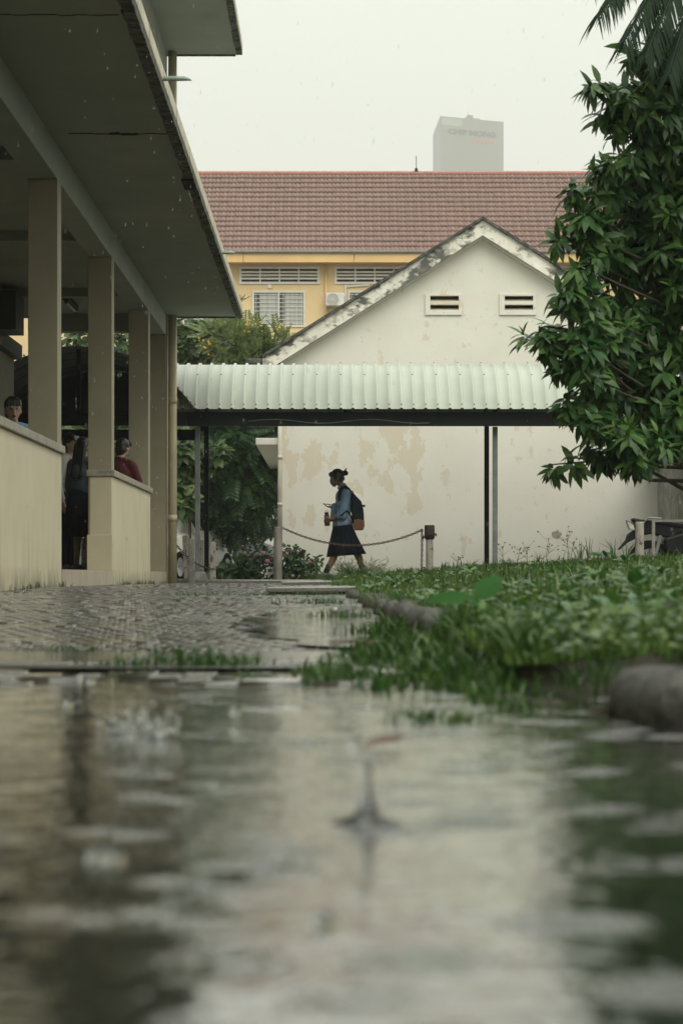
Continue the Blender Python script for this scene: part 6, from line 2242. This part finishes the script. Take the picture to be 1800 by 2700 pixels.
# people in the corridor
def stander(label, loc, face, H, shirt, lower, long_hair=False, bow=0.0, lean=0.0, elbow=0.0, skirt=False, glasses=False, skin='skin_pale', fringe=True, mouth_open=False, arm=None, hands_front=False):
    """Standing figure looking along angle face (0 = towards the camera, +90 = towards +X)."""
    t = thing('person', label, 'person', loc)
    rot = Matrix.Rotation(face, 3, 'Z')
    s = H / 1.65

    def T(x, y, z):
        y2 = y - lean * max(0, z - .9)
        return rot @ Vector((x * s, y2 * s, z * s)) + Vector(loc)
    hy = -.03 - bow * .06
    m_ = MB()
    hr = rot @ Matrix.Rotation(bow, 3, 'X')
    m_.ball(T(0, hy, 1.545), (.075 * s, .094 * s, .10 * s), 16, 12, hr)
    m_.ball(T(0, hy - .03, 1.495), (.057 * s, .06 * s, .078 * s), 14, 10, hr)
    m_.ball(T(0, hy - .055, 1.445), (.03 * s, .03 * s, .025 * s), 10, 8)
    m_.capsule(T(0, hy - .088, 1.53), T(0, hy - .104, 1.495), .010 * s, .014 * s, 8)
    m_.ball(T(0, hy - .088, 1.467), (.024 * s, .012 * s, .010 * s), 8, 6)
    for q in (-1, 1):
        m_.ball(T(q * .075, hy + .01, 1.515), (.010 * s, .018 * s, .030 * s), 8, 6, rot)
    m_.capsule(T(0, hy + .02, 1.47), T(0, 0.0, 1.34), .048 * s, .055 * s)
    m_.ball(T(0, 0, 1.20), (.16 * s, .10 * s, .17 * s), 16, 10, rot)
    m_.ball(T(0, 0, 1.02), (.13 * s, .09 * s, .15 * s), 16, 10, rot)
    m_.ball(T(0, 0, .88), (.155 * s, .11 * s, .11 * s), 16, 10, rot)
    arms = arm or {}
    AP = {}
    for q in (-1, 1):
        sh_p, el, wr = arms.get(q, ((q * .175, 0, 1.32), (q * .215, .02, 1.05), (q * .215, -.06, .83)))
        AP[q] = (T(*sh_p), T(*el), T(*wr))
        m_.capsule(AP[q][0], AP[q][1], .046 * s, .038 * s, 12)
        m_.capsule(AP[q][1], AP[q][2], .036 * s, .025 * s, 12)
        hand(m_, AP[q][2], (AP[q][2] - AP[q][1]).normalized() + Vector((0, 0, -.2)), rot @ Vector((-q, 0, 0)), .5, s)
        m_.capsule(T(q * .085, 0, .86), T(q * .09, -.01, .47), .078 * s, .054 * s, 12)
        m_.capsule(T(q * .09, -.01, .47), T(q * .09, .015, .08), .054 * s, .036 * s, 12)
        m_.capsule(T(q * .09, .03, .045), T(q * .10, -.13, .03), .036 * s, .028 * s, 10)
    m_.fused('body', skin, t, .0075, 4)
    for q in (-1, 1):
        MB().ball(T(q * .03, hy - .083, 1.533), (.013 * s, .008 * s, .006 * s), 8, 6, rot).build('eye', 'eye_dark', t, smooth=True)
        MB().ball(T(q * .032, hy - .087, 1.552), (.020 * s, .006 * s, .004 * s), 8, 6, rot).build('eyebrow', 'hair', t, smooth=True)
        sh_ = MB()
        sh_.capsule(T(q * .09, .035, .05), T(q * .10, -.15, .035), .045 * s, .034 * s, 12)
        sh_.build('shoe', 'shoe', t, smooth=True)
    if mouth_open:
        MB().ball(T(0, hy - .094, 1.463), (.017 * s, .007 * s, .013 * s), 8, 6, rot).build('mouth', 'eye_dark', t, smooth=True)
    else:
        MB().ball(T(0, hy - .096, 1.467), (.022 * s, .006 * s, .006 * s), 8, 6, rot).build('mouth', 'lip', t, smooth=True)
    if glasses:
        gm = MB()
        for q in (-1, 1):
            gm.tube([T(q * .034 + .026 * math.cos(a), hy - .103, 1.532 + .021 * math.sin(a)) for a in np.linspace(0, 2 * math.pi, 15)], .0022 * s, 5, cap=False)
            gm.tube([T(q * .060, hy - .10, 1.536), T(q * .080, hy + .01, 1.536)], .002 * s, 5)
        gm.tube([T(-.009, hy - .104, 1.537), T(.009, hy - .104, 1.537)], .002 * s, 5)
        gm.build('glasses', 'wire', t)
    m_ = MB()
    m_.ball(T(0, hy + .018, 1.572), (.086 * s, .098 * s, .092 * s), 18, 12, hr)
    m_.ball(T(0, hy + .05, 1.52), (.082 * s, .06 * s, .09 * s), 14, 10, hr)
    if fringe:
        for q in (-.05, -.025, 0, .025, .05):
            m_.capsule(T(q, hy - .06, 1.61), T(q * 1.15, hy - .088, 1.566), .022 * s, .012 * s, 8)
    if long_hair:
        for q in (-.06, -.03, 0, .03, .06):
            m_.capsule(T(q, hy + .06, 1.55), T(q * 1.4, .10, 1.12 + abs(q)), .042 * s, .022 * s, 10)
    m_.fused('hair', 'hair', t, .0075, 2)
    m_ = MB()
    m_.ball(T(0, 0, 1.21), (.185 * s, .125 * s, .175 * s), 18, 12, rot)
    m_.ball(T(0, 0, 1.02), (.165 * s, .12 * s, .19 * s), 18, 12, rot)
    for q in (-1, 1):
        m_.capsule(T(q * .05, 0, 1.36), AP[q][0], .06 * s, .07 * s)
        m_.capsule(AP[q][0], AP[q][1], .068 * s, .058 * s, 12)
        m_.capsule(AP[q][1], AP[q][1].lerp(AP[q][2], .85), .056 * s, .042 * s, 12)
    m_.fused('shirt', shirt, t, .009, 3)
    cm = MB()
    cm.tube([T(.05, -.075, 1.345), T(.068, -.01, 1.385), T(.04, .055, 1.40), T(-.04, .055, 1.40), T(-.068, -.01, 1.385), T(-.05, -.075, 1.345)], .018 * s, 8)
    cm.build('collar', shirt, t, smooth=True)
    m_ = MB()
    if skirt:
        flare('skirt', lower, [(T(0, 0, 1.0), .15 * s, .13 * s, 0, 0), (T(0, 0, .85), .19 * s, .17 * s, 0, .5), (T(0, 0, .42), .26 * s, .24 * s, 0, 1)], t, 15, .03)
    else:
        m_.ball(T(0, 0, .90), (.17 * s, .125 * s, .12 * s), 16, 10, rot)
        for q in (-1, 1):
            m_.capsule(T(q * .085, 0, .86), T(q * .09, -.01, .47), .092 * s, .072 * s, 12)
            m_.capsule(T(q * .09, -.01, .47), T(q * .09, .015, .10), .070 * s, .062 * s, 12)
        m_.fused('trousers', lower, t, .009, 3)
    return t


stander('boy with dark fringe and light blue collar looking over the low wall', (P(33, 0, 22.6).x, 22.6, FL), R(14), 1.62, 'sky_blue_shirt', 'dark_cloth', bow=.15, glasses=True, mouth_open=True)
stander('student in glasses and white shirt standing in the corridor opening', (P(181, 0, 29.2).x, 29.2, FL), R(62), 1.66, 'white_shirt', 'dark_cloth', bow=.15, glasses=True, fringe=True)
stander('long haired girl in pale blue top and dark skirt in the corridor opening', (P(217, 0, 28.0).x, 28.0, FL), R(140), 1.55, 'pale_blue_shirt', 'dark_cloth', long_hair=True, skirt=True)
stander('person in red jacket leaning on the low wall beside a bottle', (P(309, 0, 29.4).x, 29.4, FL), R(150), 1.62, 'red_jacket', 'dark_cloth', bow=.3, lean=.12,
        arm={1: ((.175, -.02, 1.30), (.25, -.12, 1.12), (.16, -.27, 1.10)), -1: ((-.175, -.02, 1.30), (-.21, -.12, 1.12), (-.08, -.22, 1.10))})
# clear bottle on the wall cap
q = P(360, 1262, 30.3)
pb = thing('plastic_bottle', 'clear plastic water bottle with blue cap on the low wall', 'bottle', (q.x, 30.3, 1.3135))
bz = 1.3135
MB().lathe((q.x, 30.3, bz), [(.026, 0), (.031, .008), (.031, .06), (.028, .075), (.031, .09), (.031, .13), (.012, .175), (.012, .19)], 14).build('bottle', 'clear_plastic', pb, smooth=True)
MB().lathe((q.x, 30.3, bz + .178), [(.0145, 0), (.0145, .02), (.012, .022)], 12).build('cap', 'blue_cap', pb)
MB().tube([(q.x, 30.3, bz + .07), (q.x, 30.3, bz + .115)], .0318, 14, cap=False).build('label', 'pale_blue_shirt', pb)

# ================================================================== WATER DROPS AND SMALL LITTER
def splash(label, c, jet, rad, drops, crown=0):
    t = thing('splash', label, 'splash', c)
    c = Vector(c)
    N = 20
    prof_ = [(rad, -0.001), (rad * .62, jet * .045), (rad * .34, jet * .13), (rad * .17, jet * .33), (rad * .11, jet * .6), (rad * .13, jet * .85), (rad * .10, jet * .95), (rad * .03, jet)]
    MB().lathe(c, prof_, N).build('jet', 'drop_water', t, smooth=True)
    for dx, dz, r_ in drops:
        MB().ball(c + Vector((dx, random.uniform(-.01, .01), dz)), r_, 12, 8).build('droplet', 'drop_water', t, smooth=True)
    if crown:
        sp__ = MB()
        for k in range(46):
            a, rr__ = random.uniform(0, 6.28), rad * random.uniform(0.2, 1.5)
            sp__.ball(c + Vector((math.cos(a) * rr__, math.sin(a) * rr__, rad * random.uniform(0.0, 0.9))), rad * random.uniform(.05, .14), 6, 4)
        sp__.build('spray', 'spray_water', t, smooth=True)
    for k in range(crown):
        a = 2 * math.pi * k / crown
        e = Vector((math.cos(a), math.sin(a), 0))
        hh = rad * random.uniform(.6, 1.5)
        MB().tube([c + e * rad * .5, c + e * rad * .8 + Vector((0, 0, hh * .5)), c + e * rad * 1.1 + Vector((0, 0, hh))], [rad * .14, rad * .10, rad * .05], 7).build('spike', 'drop_water', t, smooth=True)
        MB().ball(c + e * rad * 1.35 + Vector((0, 0, hh * 1.25)), rad * .09, 8, 6).build('droplet', 'drop_water', t, smooth=True)


def at_water(x, y):
    d = CAMZ * F / (y - VY)
    return Vector(((x - VX) / F * d, d, 0.0))


splash('upright jet of water thrown up by a raindrop in mid puddle', at_water(968, 2172), .052, .034, [(-.010, .064, .0055), (.004, .056, .003)])
splash('crown splash nearest the dark reflection of the pillars', at_water(318, 1935), .018, .020, [(.01, .03, .003)], 11)
splash('crown splash with a short spike right of the first splash', at_water(410, 1945), .030, .024, [(-.012, .034, .003), (.02, .03, .0025)], 12)
bub = ['left bubble of the touching pair on the dark reflection', 'right bubble of the touching pair on the dark reflection', 'lone rain bubble on the bright water right of the crown splashes',
       'rain bubble left of the crown splashes on the puddle', 'farthest rain bubble, near the edging slabs at left', 'nearest rain bubble, low in the middle of the puddle']
for i, (x, y) in enumerate(((255, 2268), (300, 2270), (620, 1880), (180, 1860), (240, 1800), (850, 2440))):
    c = at_water(x, y)
    m_ = MB()
    m_.ball(c + Vector((0, 0, .002)), (.008, .008, .007), 12, 8)
    t = tag(m_.build('bubble', 'drop_water', None, smooth=True), bub[i], 'bubble', 'rain bubbles on the puddle')
c = at_water(1020, 1975)
fl_ = thing('dead_leaf', 'curled brown leaf floating on the puddle', 'leaf', c)
v_, f_ = leaf_mesh(.16, curve=-.15, fold=.5)
M = frames(np.array([[1.0, .25, .06]]), np.array([[0, -.5, 1.0]]))[0] * .055
link_mesh('blade', npmesh('blade', v_ @ M.T + np.array([-.027, 0, .004]), f_), 'dead_leaf', fl_, True)
MB().tube([c + Vector((-.02, 0, .002)), c + Vector((-.03, -.003, .004))], .0008, 5).build('stalk', 'dead_leaf', fl_)
c = at_water(1570, 1880)
for i, (x, y, s, lb) in enumerate(((1612, 1878, .035, 'dark clod of soil beside the large kerb stone'), (1440, 1860, .03, 'flat dark clod at the puddle edge left of the large kerb stone'), (1345, 1845, .028, 'dark clod among the grass blades at the puddle edge'))):
    c = at_water(x, y)
    m_ = MB()
    m_.ball(c, (s, s * .8, s * .32), 12, 8)
    for v in m_.v:
        v += Vector((random.uniform(-1, 1), random.uniform(-1, 1), random.uniform(-1, 1))) * s * .08
    t = thing('clod', lb, 'clod', c)
    m_.build('lump', 'soil', t, smooth=True)
c = P(883, 1612, 10.2)
pbm = MB().ball((c.x, 10.2, float(zp(10.2)) + .011), (.013, .012, .0125), 12, 8)
t = thing('pebble', 'small pale round pebble lying on the wet bricks', 'pebble', (c.x, 10.2, float(zp(10.2))))
pbm.build('stone', 'pebble', t, smooth=True)
c = P(935, 1712, 5.9)
tg = thing('twig', 'thin brown twig lying on the edging slab by the grass', 'twig', (c.x, 5.6, 0.04))
MB().tube([(c.x - .06, 5.55, .042), (c.x - .02, 5.6, .044), (c.x + .03, 5.58, .043), (c.x + .07, 5.62, .046)], [.002, .0025, .002, .0012], 6).build('stick', 'dead_leaf', tg)

# falling rain and drips from the slab edge
n = 1500
d_ = rng.uniform(7, 34, n)
x_ = (rng.uniform(-60, 1860, n) - VX) / F * d_
z_ = rng.uniform(0.15, 7.5, n)
k = 130
d2 = rng.uniform(14, 34, k)
d_ = np.concatenate([d_, d2])
x_ = np.concatenate([x_, XE + rng.normal(0, .015, k)])
z_ = np.concatenate([z_, rng.uniform(.2, SO, k)])
big = np.concatenate([np.full(n, 0.0010), np.full(k, 0.0017)])
a_ = np.linspace(0, 2 * math.pi, 7)[:-1]
dv_, df_ = [(0, 0, 0)], []
for zz, rr_ in ((.25, .9), (.6, .8)):
    dv_ += [(rr_ * math.cos(a), rr_ * math.sin(a), zz) for a in a_]
dv_.append((0, 0, 1))
t3 = [(0, 1 + (i + 1) % 6, 1 + i) for i in range(6)] + [(13, 7 + i, 7 + (i + 1) % 6) for i in range(6)]
q4 = [(1 + i, 1 + (i + 1) % 6, 7 + (i + 1) % 6, 7 + i) for i in range(6)]
Md = np.zeros((len(d_), 3, 3))
Md[:, 0, 0] = Md[:, 1, 1] = big
Md[:, 2, 2] = rng.uniform(.012, .03, len(d_)) * np.where(big > .002, 1.2, 1)
Md[:, 0, 2] = .08 * Md[:, 2, 2]
Vx, Fx = scatter(np.array(dv_, float), [np.array(t3), np.array(q4)], Md, np.stack([x_, d_, z_], -1))
tag(link_mesh('raindrops', npmesh('raindrops', Vx, Fx), 'drop_water', smooth=True), kind='stuff')
